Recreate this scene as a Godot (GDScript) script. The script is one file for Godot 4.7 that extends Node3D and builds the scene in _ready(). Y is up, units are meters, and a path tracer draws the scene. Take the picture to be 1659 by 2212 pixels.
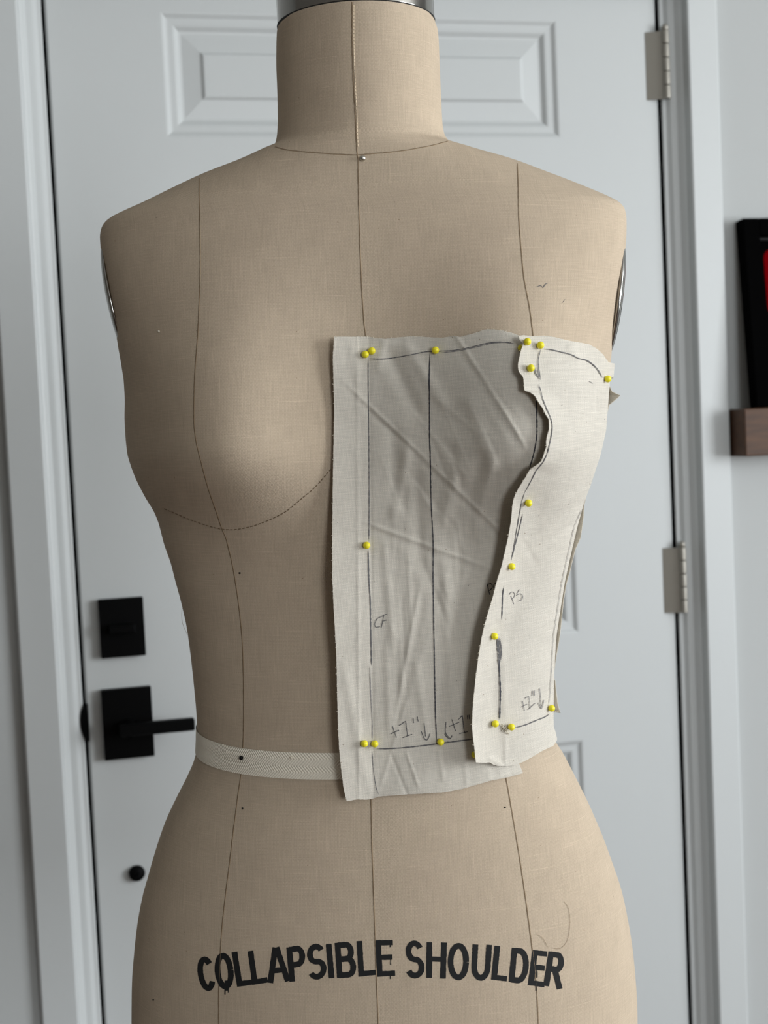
extends Node3D
# A muslin bodice being fitted on a linen dress form in front of a white panelled door.
# Pixel figures are measurements off the 1659 x 2212 photograph; ray() turns one into a direction so that real geometry is laid on the real surfaces.

const FOCAL := 3000.0
const CENTRE := Vector2(829.5, 1106.0)
const EYE := Vector3(-0.013, 1.4, 2.013)
const YAW := 0.225846
const PITCH := -0.060737
const ROLL := -0.046251
const AWAY := 1.02            # eye to the axis of the dress form
const DOOR_W := 0.912

var cam_r: Vector3
var cam_u: Vector3
var cam_f: Vector3
var form: Transform3D         # the dress form's own frame: x across, y up, z towards the eye
var eye_l: Vector3
var M := {}
var rng := RandomNumberGenerator.new()
var names := {}

# body tables, one row of 5 (centre, half width, front depth, back depth, exponent) every 0.5 mm
const Y0 := 0.84
const Y1 := 1.72
const PER := 2000.0
var tab := PackedFloat32Array()
var y_top := 1.69
# front panel height field
var pg := PackedFloat32Array()
const PGX0 := -0.06
const PGY0 := 1.10
const PGS := 0.00075
var pgw := 0
var pgh := 0
var pan_n := {}


func _ready() -> void:
	rng.seed = 7
	set_view()
	set_light()
	make_materials()
	make_room()
	make_door()
	make_shelf()
	make_tables()
	make_form()
	make_tape()
	make_front_panel()
	make_back_panel()
	make_side_panel()
	make_pins()


# ---------------------------------------------------------------- view and light
func set_view() -> void:
	cam_f = Vector3(sin(YAW) * cos(PITCH), sin(PITCH), -cos(YAW) * cos(PITCH))
	var r0 := Vector3(cos(YAW), 0, sin(YAW))
	var u0 := r0.cross(cam_f)
	cam_r = r0 * cos(ROLL) + u0 * sin(ROLL)
	cam_u = u0 * cos(ROLL) - r0 * sin(ROLL)
	var cam := Camera3D.new()
	cam.name = "camera"
	add_child(cam)
	cam.transform = Transform3D(Basis(cam_r, cam_u, -cam_f), EYE)
	var at := CameraAttributesPhysical.new()
	at.frustum_focal_length = 12.0 * FOCAL / 1106.0
	at.exposure_aperture = 8.4
	at.frustum_focus_distance = 0.93
	at.frustum_near = 0.05
	at.frustum_far = 60.0
	cam.attributes = at
	cam.fov = rad_to_deg(2.0 * atan(1106.0 / FOCAL))
	cam.near = 0.05
	cam.far = 60.0
	cam.current = true
	var fh := Vector3(sin(YAW), 0, -cos(YAW))
	var base := EYE + fh * AWAY + Vector3(cos(YAW), 0, sin(YAW)) * (-0.0012)
	base.y = 0.0
	form = Transform3D(Basis(Vector3.UP, -YAW), base)
	eye_l = form.affine_inverse() * EYE


func set_light() -> void:
	var we := WorldEnvironment.new()
	we.name = "world"
	var e := Environment.new()
	var sky := Sky.new()
	var sm := ProceduralSkyMaterial.new()
	sm.sky_top_color = Color(0.62, 0.74, 0.9)
	sm.sky_horizon_color = Color(0.86, 0.9, 0.95)
	sm.ground_bottom_color = Color(0.4, 0.42, 0.4)
	sm.ground_horizon_color = Color(0.7, 0.72, 0.72)
	sky.sky_material = sm
	e.background_mode = Environment.BG_SKY
	e.sky = sky
	e.tonemap_mode = Environment.TONE_MAPPER_LINEAR
	e.tonemap_exposure = 1.0
	e.sdfgi_enabled = true
	e.ssao_enabled = true
	e.ssil_enabled = true
	we.environment = e
	add_child(we)
	# daylight coming in through the window of the right-hand wall
	var a := AreaLight3D.new()
	a.name = "window_daylight"
	a.area_size = Vector2(1.8, 1.5)
	a.area_normalize_energy = true
	a.light_energy = 12.2
	a.light_color = Color(0.975, 0.99, 1.0)
	a.shadow_enabled = true
	a.set("area_range", 12.0)
	add_child(a)
	a.look_at_from_position(Vector3(3.36, 1.6, 2.5), Vector3(0, 1.6, 2.5))
	# and through the window in the wall behind the photographer
	var b := AreaLight3D.new()
	b.name = "far_window_daylight"
	b.area_size = Vector2(1.5, 1.5)
	b.area_normalize_energy = true
	b.light_energy = 8.6
	b.light_color = Color(0.975, 0.99, 1.0)
	b.shadow_enabled = true
	b.set("area_range", 12.0)
	add_child(b)
	b.look_at_from_position(Vector3(1.5, 1.6, 6.46), Vector3(1.5, 1.6, 0))


# ---------------------------------------------------------------- helpers
func meta(o: Node, label: String, category: String, group := "", kind := "") -> void:
	if label:
		o.set_meta("label", label)
	if category:
		o.set_meta("category", category)
	if group:
		o.set_meta("group", group)
	if kind:
		o.set_meta("kind", kind)


func numbered(n: String) -> String:
	names[n] = names.get(n, -1) + 1
	return n if names[n] == 0 else "%s_%03d" % [n, names[n]]


func thing(called: String, t: Transform3D, label: String, category: String, group := "", kind := "") -> Node3D:
	var o := Node3D.new()
	o.name = numbered(called)
	add_child(o)
	o.transform = t
	meta(o, label, category, group, kind)
	return o


func obj(called: String, mesh: Mesh, mat: Material, parent: Node = null) -> MeshInstance3D:
	var o := MeshInstance3D.new()
	o.mesh = mesh
	o.material_override = mat
	if parent == null:
		o.name = numbered(called)
		add_child(o)
	else:
		var n := called
		var k := 0
		while parent.has_node(NodePath(n)):
			k += 1
			n = "%s_%03d" % [called, k]
		o.name = n
		parent.add_child(o, true)
	o.cast_shadow = GeometryInstance3D.SHADOW_CASTING_SETTING_ON
	return o


func ray(px: float, py: float) -> Vector3:
	return cam_f + cam_r * ((px - CENTRE.x) / FOCAL) - cam_u * ((py - CENTRE.y) / FOCAL)


func ray_l(px: float, py: float) -> Vector3:
	var d := form.basis.inverse() * ray(px, py)
	return d / -d.z


func to_px(p: Vector3) -> Vector2:        # a point of the form's frame seen by the lens
	var d := form * p - EYE
	var z := d.dot(cam_f)
	return Vector2(CENTRE.x + FOCAL * d.dot(cam_r) / z, CENTRE.y - FOCAL * d.dot(cam_u) / z)


func quad(st: SurfaceTool, a: Vector3, b: Vector3, c: Vector3, d: Vector3) -> void:   # a b c d clockwise seen from the front
	for p in [a, b, c, a, c, d]:
		st.add_vertex(p)


func box_st(st: SurfaceTool, lo: Vector3, hi: Vector3, bev := 0.0) -> void:
	# a box whose edges are chamfered by bev
	var c := (lo + hi) * 0.5
	var h := (hi - lo) * 0.5
	var b := minf(bev, minf(h.x, minf(h.y, h.z)) * 0.9)
	for ax in 3:
		for s in [-1.0, 1.0]:
			var u := (ax + 1) % 3
			var v := (ax + 2) % 3
			var q: Array[Vector3] = []
			for k in [[-1, -1], [1, -1], [1, 1], [-1, 1]]:
				var p := Vector3()
				p[ax] = s * h[ax]
				p[u] = k[0] * (h[u] - b)
				p[v] = k[1] * (h[v] - b)
				q.append(c + p)
			if s > 0:
				q.reverse()
			quad(st, q[0], q[1], q[2], q[3])
	if b <= 0.0:
		return
	for ax in 3:                              # twelve edges
		var u := (ax + 1) % 3
		var v := (ax + 2) % 3
		for k in [[-1, -1], [1, -1], [1, 1], [-1, 1]]:
			var q: Array[Vector3] = []
			for e in [[-1, 0], [1, 0], [1, 1], [-1, 1]]:
				var p := Vector3()
				p[ax] = e[0] * (h[ax] - b)
				p[u] = k[0] * (h[u] - (b if e[1] == 1 else 0.0))
				p[v] = k[1] * (h[v] - (0.0 if e[1] == 1 else b))
				q.append(c + p)
			if k[0] * k[1] > 0:
				q.reverse()
			quad(st, q[3], q[2], q[1], q[0])
	for sx in [-1, 1]:                        # eight corners
		for sy in [-1, 1]:
			for sz in [-1, 1]:
				var p0 := c + Vector3(sx * h.x, sy * (h.y - b), sz * (h.z - b))
				var p1 := c + Vector3(sx * (h.x - b), sy * h.y, sz * (h.z - b))
				var p2 := c + Vector3(sx * (h.x - b), sy * (h.y - b), sz * h.z)
				var q := [p0, p1, p2] if sx * sy * sz < 0 else [p0, p2, p1]
				for p in q:
					st.add_vertex(p)


func new_st() -> SurfaceTool:
	var st := SurfaceTool.new()
	st.begin(Mesh.PRIMITIVE_TRIANGLES)
	st.set_smooth_group(-1)
	return st


func done(st: SurfaceTool) -> ArrayMesh:
	st.generate_normals()
	return st.commit()


func box(lo: Vector3, hi: Vector3, bev := 0.0) -> ArrayMesh:
	var st := new_st()
	box_st(st, lo, hi, bev)
	return done(st)


func grid_mesh(p: PackedVector3Array, w: int, h: int, uv: PackedVector2Array, wrap := false) -> ArrayMesh:
	# p[row * w + column]; the front is the side from which columns run to the right when rows run down
	var n := PackedVector3Array()
	n.resize(p.size())
	for r in h:
		for c in w:
			var c0 := c - 1
			var c1 := c + 1
			if wrap:
				if c0 < 0:
					c0 = w - 2
				if c1 >= w:
					c1 = 1
			else:
				c0 = maxi(c0, 0)
				c1 = mini(c1, w - 1)
			var du := p[r * w + c1] - p[r * w + c0]
			var dv := p[mini(r + 1, h - 1) * w + c] - p[maxi(r - 1, 0) * w + c]
			n[r * w + c] = dv.cross(du).normalized()
	var ix := PackedInt32Array()
	for r in h - 1:
		for c in w - 1:
			var a := r * w + c
			ix.append_array([a, a + 1, a + w + 1, a, a + w + 1, a + w])
	var arr := []
	arr.resize(Mesh.ARRAY_MAX)
	arr[Mesh.ARRAY_VERTEX] = p
	arr[Mesh.ARRAY_NORMAL] = n
	if uv.size():
		arr[Mesh.ARRAY_TEX_UV] = uv
		var t := PackedFloat32Array()
		t.resize(p.size() * 4)
		for i in p.size():
			t[i * 4] = 1.0
			t[i * 4 + 3] = 1.0
		arr[Mesh.ARRAY_TANGENT] = t
	arr[Mesh.ARRAY_INDEX] = ix
	var m := ArrayMesh.new()
	m.add_surface_from_arrays(Mesh.PRIMITIVE_TRIANGLES, arr)
	return m


func lathe(profile: Array, seg := 48) -> ArrayMesh:      # profile of Vector2(radius, height) from bottom to top
	var p := PackedVector3Array()
	var uv := PackedVector2Array()
	var w := seg + 1
	var rows := profile.size()
	for r in rows:
		var q: Vector2 = profile[rows - 1 - r]
		for c in w:
			var a := TAU * c / seg
			p.append(Vector3(q.x * sin(a), q.y, q.x * cos(a)))
			uv.append(Vector2(float(c) / seg, float(r) / rows))
	return grid_mesh(p, w, rows, uv, true)


func tube(pts: PackedVector3Array, rad: float, seg := 6, taper := 1.0) -> ArrayMesh:
	var p := PackedVector3Array()
	var w := seg + 1
	for i in pts.size():
		var t := (pts[mini(i + 1, pts.size() - 1)] - pts[maxi(i - 1, 0)]).normalized()
		var s := t.cross(Vector3(0.123, 0.2, 1)).normalized()
		var b := s.cross(t)
		var rr := rad * lerpf(1.0, taper, float(i) / (pts.size() - 1))
		for c in w:
			var a := TAU * c / seg
			p.append(pts[i] + (s * cos(a) + b * sin(a)) * rr)
	return grid_mesh(p, w, pts.size(), PackedVector2Array(), true)


func resample(a: Array, step: float) -> PackedVector2Array:
	# a smooth curve through the points, sampled about every step
	var c := Curve2D.new()
	for i in a.size():
		var t: Vector2 = (a[mini(i + 1, a.size() - 1)] - a[maxi(i - 1, 0)]) / 6.0
		var lim := 1e9
		if i > 0:
			lim = minf(lim, a[i].distance_to(a[i - 1]) * 0.33)
		if i < a.size() - 1:
			lim = minf(lim, a[i].distance_to(a[i + 1]) * 0.33)
		t = t.limit_length(lim)
		c.add_point(a[i], -t, t)
	c.bake_interval = minf(step * 0.3, 2.0)
	var n := maxi(2, ceili(c.get_baked_length() / step))
	var out := PackedVector2Array()
	for i in n + 1:
		out.append(c.sample_baked(c.get_baked_length() * i / n, true))
	return out


func pts(flat: Array) -> Array:
	var out := []
	for i in range(0, flat.size(), 2):
		out.append(Vector2(flat[i], flat[i + 1]))
	return out


# ---------------------------------------------------------------- materials
func mat(c: Color, rough := 0.6, metal := 0.0) -> StandardMaterial3D:
	var m := StandardMaterial3D.new()
	m.albedo_color = c
	m.roughness = rough
	m.metallic = metal
	m.cull_mode = BaseMaterial3D.CULL_DISABLED
	return m


func noise_img(w: int, h: int, freq: float, sd: int) -> PackedByteArray:
	var n := FastNoiseLite.new()
	n.seed = sd
	n.frequency = freq
	n.fractal_octaves = 3
	var im := n.get_seamless_image(w, h)
	im.convert(Image.FORMAT_L8)
	im.resize(1024, 1024, Image.INTERPOLATE_CUBIC)
	return im.get_data()


func weave(threads: int, sd: int, dip: float, slub: float, flecks: int, twill: bool) -> Array:
	# plain weave seen close: two 1024 px tiles, the tone and the relief
	var n := 1024
	var across := noise_img(48, 1024, 0.16, sd)       # streaks along the weft
	var down := noise_img(1024, 48, 0.16, sd + 1)     # streaks along the warp
	var blot := noise_img(256, 256, 0.02, sd + 2)
	var tone := PackedByteArray()
	var rel := PackedByteArray()
	tone.resize(n * n)
	rel.resize(n * n)
	var sx := PackedFloat32Array()
	var ix := PackedInt32Array()
	for i in n:
		var q := float(i) * threads / n
		ix.append(int(q))
		sx.append(sin(PI * (q - floorf(q))))
	for y in n:
		var hy := sx[y]
		var iy := ix[y]
		var row := y * n
		for x in n:
			var k := row + x
			var h: float
			var g: float
			if twill:
				var dg := float(x - y) * threads / n
				var al := float(x + y) * threads / n
				h = 0.5 + 0.34 * sin(TAU * dg) + 0.16 * sin(TAU * dg * 0.5) * sin(PI * al)
				g = ((across[k] - 127) if ix[x] & 1 else (down[k] - 127)) * slub
			elif (ix[x] + iy) & 1 == 0:
				h = hy * (0.55 + 0.45 * sx[x])
				g = (across[k] - 127) * slub
			else:
				h = sx[x] * (0.5 + 0.4 * hy)
				g = (down[k] - 127) * slub * 0.7
			rel[k] = clampi(int(40 + 180 * h + g * 180), 0, 255)
			tone[k] = clampi(int(255 * (1.0 - dip + dip * h * 0.8 + g * 0.30 + (blot[k] - 127) * 0.00012 - 0.02)), 0, 255)
	rng.seed = sd + 5
	for i in 170 if twill else 60:                    # slubs: thick places in single threads
		var flat := i % 3 > 0
		var px := rng.randi_range(0, n - 1)
		var py := rng.randi_range(0, n - 1)
		var l := rng.randi_range(30, 190)
		var amp := rng.randf_range(14.0, 46.0)
		for j in l:
			var a := amp * sin(PI * j / l)
			for k in 3:
				var x := (px + j) % n if flat else (px + k) % n
				var y := (py + k) % n if flat else (py + j) % n
				var q := y * n + x
				var e := a * (1.0 if k == 1 else 0.5)
				rel[q] = mini(255, rel[q] + int(e))
				tone[q] = mini(255, tone[q] + int(e * 0.4))
	var ti := Image.create_from_data(n, n, false, Image.FORMAT_L8, tone)
	ti.convert(Image.FORMAT_RGB8)
	rng.seed = sd
	for i in flecks:
		var fx := rng.randi_range(4, n - 12)
		var fy := rng.randi_range(4, n - 12)
		var col := Color(0.42, 0.34, 0.26) if rng.randf() < 0.7 else Color(0.2, 0.18, 0.17)
		var l := rng.randi_range(2, 6)
		var dx := rng.randf_range(-1, 1)
		for j in l:
			ti.set_pixel(clampi(fx + int(j * dx), 0, n - 1), fy + j / 2, col)
			if rng.randf() < 0.6:
				ti.set_pixel(clampi(fx + int(j * dx) + 1, 0, n - 1), fy + j / 2, col)
	var ri := Image.create_from_data(n, n, false, Image.FORMAT_L8, rel)
	ti.generate_mipmaps()
	return [ImageTexture.create_from_image(ti), ImageTexture.create_from_image(ri)]


func cloth(c: Color, w: Array, metres: float, relief: float) -> StandardMaterial3D:
	var m := mat(c, 0.92)
	m.metallic_specular = 0.25
	m.albedo_texture = w[0]
	m.heightmap_enabled = true
	m.heightmap_texture = w[1]
	m.heightmap_scale = relief * 100.0
	m.uv1_scale = Vector3(1.0 / metres, 1.0 / metres, 1)
	m.texture_filter = BaseMaterial3D.TEXTURE_FILTER_LINEAR_WITH_MIPMAPS_ANISOTROPIC
	return m


func herringbone() -> ImageTexture:
	var im := Image.create(128, 128, false, Image.FORMAT_L8)
	for y in 128:
		for x in 128:
			var f := absf(fposmod(y * 2.0 / 128.0, 1.0) - 0.5) * 2.0
			var v := 0.5 + 0.5 * sin(TAU * (x / 16.0 + f * 2.0))
			im.set_pixel(x, y, Color(v, v, v))
	return ImageTexture.create_from_image(im)


func make_materials() -> void:
	var linen := weave(180, 11, 0.20, 0.0013, 10, true)
	var plain := weave(232, 31, 0.17, 0.0016, 60, false)
	M.linen = cloth(Color(0.865, 0.79, 0.695), linen, 0.165, 0.00014)
	M.muslin = cloth(Color(0.955, 0.93, 0.88), plain, 0.18, 0.00010)
	M.muslin.backlight_enabled = true
	M.muslin.backlight = Color(0.55, 0.53, 0.48)
	M.seam = mat(Color(0.60, 0.52, 0.42), 0.95)
	M.groove_shade_and_stitch = mat(Color(0.46, 0.39, 0.30), 0.95)  # brown of the dart stitching and of the painted groove shade
	M.pale_thread = mat(Color(0.93, 0.86, 0.75), 0.95)
	M.thread = mat(Color(0.9, 0.87, 0.8), 0.9)
	var tp := mat(Color(0.95, 0.92, 0.85), 0.85)
	tp.heightmap_enabled = true
	tp.heightmap_texture = herringbone()
	tp.heightmap_scale = 0.032
	M.tape = tp
	M.ink = mat(Color(0.06, 0.065, 0.07), 0.85)
	M.pencil = mat(Color(0.36, 0.355, 0.36), 0.75)
	M.pencil_faint = mat(Color(0.47, 0.46, 0.46), 0.75)
	M.pencil_dark = mat(Color(0.23, 0.23, 0.25), 0.7)
	M.yellow = mat(Color(0.95, 0.90, 0.15), 0.4)
	M.steel = mat(Color(0.78, 0.77, 0.74), 0.3, 1.0)
	M.chrome = mat(Color(0.62, 0.61, 0.59), 0.15, 1.0)
	M.black = mat(Color(0.015, 0.016, 0.018), 0.55)
	M.black.metallic_specular = 0.2
	M.rubber = mat(Color(0.05, 0.05, 0.05), 0.8)
	M.tack = mat(Color(0.07, 0.07, 0.075), 0.35, 0.6)
	M.paint = mat(Color(0.785, 0.80, 0.80), 0.42)
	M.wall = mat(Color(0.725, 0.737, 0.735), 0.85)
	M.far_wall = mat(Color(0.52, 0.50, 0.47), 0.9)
	M.ceiling = mat(Color(0.85, 0.85, 0.84), 0.9)
	M.hinge = mat(Color(0.62, 0.605, 0.57), 0.42, 0.55)
	var nz := FastNoiseLite.new()
	nz.seed = 5
	nz.frequency = 0.02
	var nt := NoiseTexture2D.new()
	nt.noise = nz
	nt.width = 256
	nt.height = 256
	nt.seamless = true
	var ramp := Gradient.new()
	ramp.set_color(0, Color(0.25, 0.155, 0.08))
	ramp.set_color(1, Color(0.35, 0.225, 0.125))
	nt.color_ramp = ramp
	var wood := mat(Color(1, 1, 1), 0.6)
	wood.albedo_texture = nt
	wood.uv1_triplanar = true
	wood.uv1_scale = Vector3(2, 14, 14)
	M.wood = wood
	var fl := mat(Color(1.5, 1.4, 1.3), 0.5)
	fl.albedo_color = Color(0.95, 0.9, 0.85)
	fl.albedo_texture = nt
	fl.uv1_triplanar = true
	fl.uv1_scale = Vector3(0.5, 3, 3)
	M.floor = fl
	M.red = mat(Color(0.42, 0.0, 0.02), 0.9)
	M.red.metallic_specular = 0.1
	M.frame_black = mat(Color(0.012, 0.012, 0.013), 0.85)
	M.frame_black.metallic_specular = 0.1
	M.grey = mat(Color(0.06, 0.06, 0.06), 0.8)
	var gl := StandardMaterial3D.new()
	gl.transparency = BaseMaterial3D.TRANSPARENCY_ALPHA
	gl.albedo_color = Color(0.95, 0.98, 1, 0.05)
	gl.roughness = 0.02
	M.glass = gl


# ---------------------------------------------------------------- the room
func struct(called: String, mesh: Mesh, m: Material, label: String, category: String) -> MeshInstance3D:
	var o := obj(called, mesh, m)
	meta(o, label, category, "", "structure")
	return o


func casing(mirror: bool) -> ArrayMesh:
	# moulded door casing: profile (distance from the door's edge, height over the wall) run from floor to head
	var prof := [[0.0045, -0.06], [0.0045, 0.001], [0.006, 0.0026], [0.010, 0.003], [0.0115, 0.0036], [0.0165, 0.0085], [0.0195, 0.0092], [0.0215, 0.0094], [0.0255, 0.0098], [0.0315, 0.0165], [0.0335, 0.0178], [0.0345, 0.0195], [0.0365, 0.0325], [0.0385, 0.0340], [0.084, 0.0326], [0.0865, 0.031], [0.087, 0.029], [0.087, 0.0]]
	var st := SurfaceTool.new()
	st.begin(Mesh.PRIMITIVE_TRIANGLES)
	st.set_smooth_group(-1)
	for i in prof.size() - 1:
		var q: Array[Vector3] = []
		for k in [[i, 0.0], [i, 2.045], [i + 1, 2.045], [i + 1, 0.0]]:
			var d: float = prof[k[0]][0]
			q.append(Vector3(-d if mirror else DOOR_W + d, k[1], prof[k[0]][1]))
		if mirror:
			q.reverse()
		quad(st, q[0], q[1], q[2], q[3])
	return done(st)


func make_room() -> void:
	var st := new_st()
	box_st(st, Vector3(-3.0, 0, -0.14), Vector3(-0.05, 2.6, 0.02))
	box_st(st, Vector3(DOOR_W + 0.05, 0, -0.14), Vector3(3.4, 2.6, 0.02))
	box_st(st, Vector3(-0.05, 2.08, -0.14), Vector3(DOOR_W + 0.05, 2.6, 0.02))
	box_st(st, Vector3(-0.05, 0, -0.14), Vector3(-0.0045, 2.08, 0))          # the jambs of the opening
	box_st(st, Vector3(DOOR_W + 0.0045, 0, -0.14), Vector3(DOOR_W + 0.05, 2.08, 0))
	box_st(st, Vector3(-0.0045, 2.04, -0.14), Vector3(DOOR_W + 0.0045, 2.08, 0))
	struct("wall_back", done(st), M.wall, "white wall around the panelled door", "wall")
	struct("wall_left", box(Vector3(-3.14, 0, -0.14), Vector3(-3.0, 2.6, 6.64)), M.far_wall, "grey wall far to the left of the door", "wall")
	st = new_st()
	box_st(st, Vector3(3.4, 0, -0.14), Vector3(3.54, 0.84, 6.64))
	box_st(st, Vector3(3.4, 2.36, -0.14), Vector3(3.54, 2.6, 6.64))
	box_st(st, Vector3(3.4, 0.84, -0.14), Vector3(3.54, 2.36, 1.59))
	box_st(st, Vector3(3.4, 0.84, 3.41), Vector3(3.54, 2.36, 6.64))
	struct("wall_right", done(st), M.wall, "white wall on the right with the daylight window", "wall")
	st = new_st()
	box_st(st, Vector3(-3.0, 0, 6.5), Vector3(3.4, 0.84, 6.64))
	box_st(st, Vector3(-3.0, 2.36, 6.5), Vector3(3.4, 2.6, 6.64))
	box_st(st, Vector3(-3.0, 0.84, 6.5), Vector3(0.74, 2.36, 6.64))
	box_st(st, Vector3(2.26, 0.84, 6.5), Vector3(3.4, 2.36, 6.64))
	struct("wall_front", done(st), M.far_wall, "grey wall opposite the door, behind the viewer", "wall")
	struct("floor", box(Vector3(-3.14, -0.1, -0.14), Vector3(3.54, 0, 6.64)), M.floor, "brown wooden floor under the dress form", "floor")
	struct("ceiling", box(Vector3(-3.14, 2.6, -0.14), Vector3(3.54, 2.7, 6.64)), M.ceiling, "plain white ceiling over the room", "ceiling")
	var c1 := struct("trim_1", casing(true), M.paint, "white moulded casing along the latch side of the door", "door casing")
	c1.position = Vector3.ZERO
	struct("trim_2", casing(false), M.paint, "white moulded casing along the hinge side of the door", "door casing")
	struct("trim_3", box(Vector3(-0.087, 2.0405, 0), Vector3(DOOR_W + 0.087, 2.127, 0.033), 0.003), M.paint, "white head casing across the top of the door", "door casing")
	# the black strike plate on the jamb
	var sp := new_st()
	var a0 := Vector3(0.002, 1.0, 0.0045)
	for i in 14:
		var y0 := -0.027 + 0.054 * i / 14.0
		var y1 := -0.027 + 0.054 * (i + 1) / 14.0
		var w0 := 0.011 * sqrt(maxf(0.0, 1.0 - pow(y0 / 0.0275, 2))) + 0.0005
		var w1 := 0.011 * sqrt(maxf(0.0, 1.0 - pow(y1 / 0.0275, 2))) + 0.0005
		quad(sp, a0 + Vector3(0, y0, 0.004), a0 + Vector3(-w0, y0, 0), a0 + Vector3(-w1, y1, 0), a0 + Vector3(0, y1, 0.004))
		quad(sp, a0 + Vector3(0, y1, 0.004), a0 + Vector3(0, y1, -0.02), a0 + Vector3(0, y0, -0.02), a0 + Vector3(0, y0, 0.004))
	var strike := obj("strike_plate", done(sp), M.black, c1)
	strike.set_meta("label", "black curved strike plate lip beside the door lever")
	for w in [["window_1", Transform3D(Basis(Vector3.UP, PI / 2), Vector3(3.47, 1.6, 2.5)), 1.82, 1.52, "white window in the right-hand wall"], ["window_2", Transform3D(Basis.IDENTITY, Vector3(1.5, 1.6, 6.57)), 1.52, 1.52, "white window in the wall behind the viewer"]]:
		var o := thing(w[0], w[1], w[4], "window", "", "structure")
		var hx: float = w[2] / 2
		var hy: float = w[3] / 2
		for s in [-1, 1]:
			obj("frame_bar", box(Vector3(s * hx - 0.025, -hy, -0.04), Vector3(s * hx + 0.025, hy, 0.04), 0.004), M.paint, o)
			obj("frame_bar", box(Vector3(-hx, s * hy - 0.025, -0.04), Vector3(hx, s * hy + 0.025, 0.04), 0.004), M.paint, o)
			obj("pane", box(Vector3(minf(0, s * hx) + 0.02, -hy + 0.02, -0.003), Vector3(maxf(0, s * hx) - 0.02, hy - 0.02, 0.003)), M.glass, o)
		obj("frame_bar", box(Vector3(-0.02, -hy, -0.03), Vector3(0.02, hy, 0.03), 0.004), M.paint, o)


func panel_mesh(x0: float, y0: float, x1: float, y1: float) -> ArrayMesh:
	# a moulded door panel: two steps down, a field that rises gently, a small step up to the flat middle
	var steps := [[0.0, 0.0], [0.0025, -0.0006], [0.0075, -0.004], [0.010, -0.0045], [0.0165, -0.0047], [0.019, -0.0055], [0.0245, -0.0098], [0.028, -0.0103], [0.053, -0.0068], [0.0545, -0.0062], [0.0575, -0.0034], [0.0595, -0.003]]
	var st := new_st()
	for i in steps.size() - 1:
		var a: float = steps[i][0]
		var b: float = steps[i + 1][0]
		var za: float = steps[i][1]
		var zb: float = steps[i + 1][1]
		var o := [Vector3(x0 + a, y0 + a, za), Vector3(x0 + a, y1 - a, za), Vector3(x1 - a, y1 - a, za), Vector3(x1 - a, y0 + a, za)]
		var n := [Vector3(x0 + b, y0 + b, zb), Vector3(x0 + b, y1 - b, zb), Vector3(x1 - b, y1 - b, zb), Vector3(x1 - b, y0 + b, zb)]
		for k in 4:
			quad(st, o[k], o[(k + 1) % 4], n[(k + 1) % 4], n[k])
	var e: float = steps[-1][0]
	var z: float = steps[-1][1]
	quad(st, Vector3(x0 + e, y0 + e, z), Vector3(x0 + e, y1 - e, z), Vector3(x1 - e, y1 - e, z), Vector3(x1 - e, y0 + e, z))
	return done(st)


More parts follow.
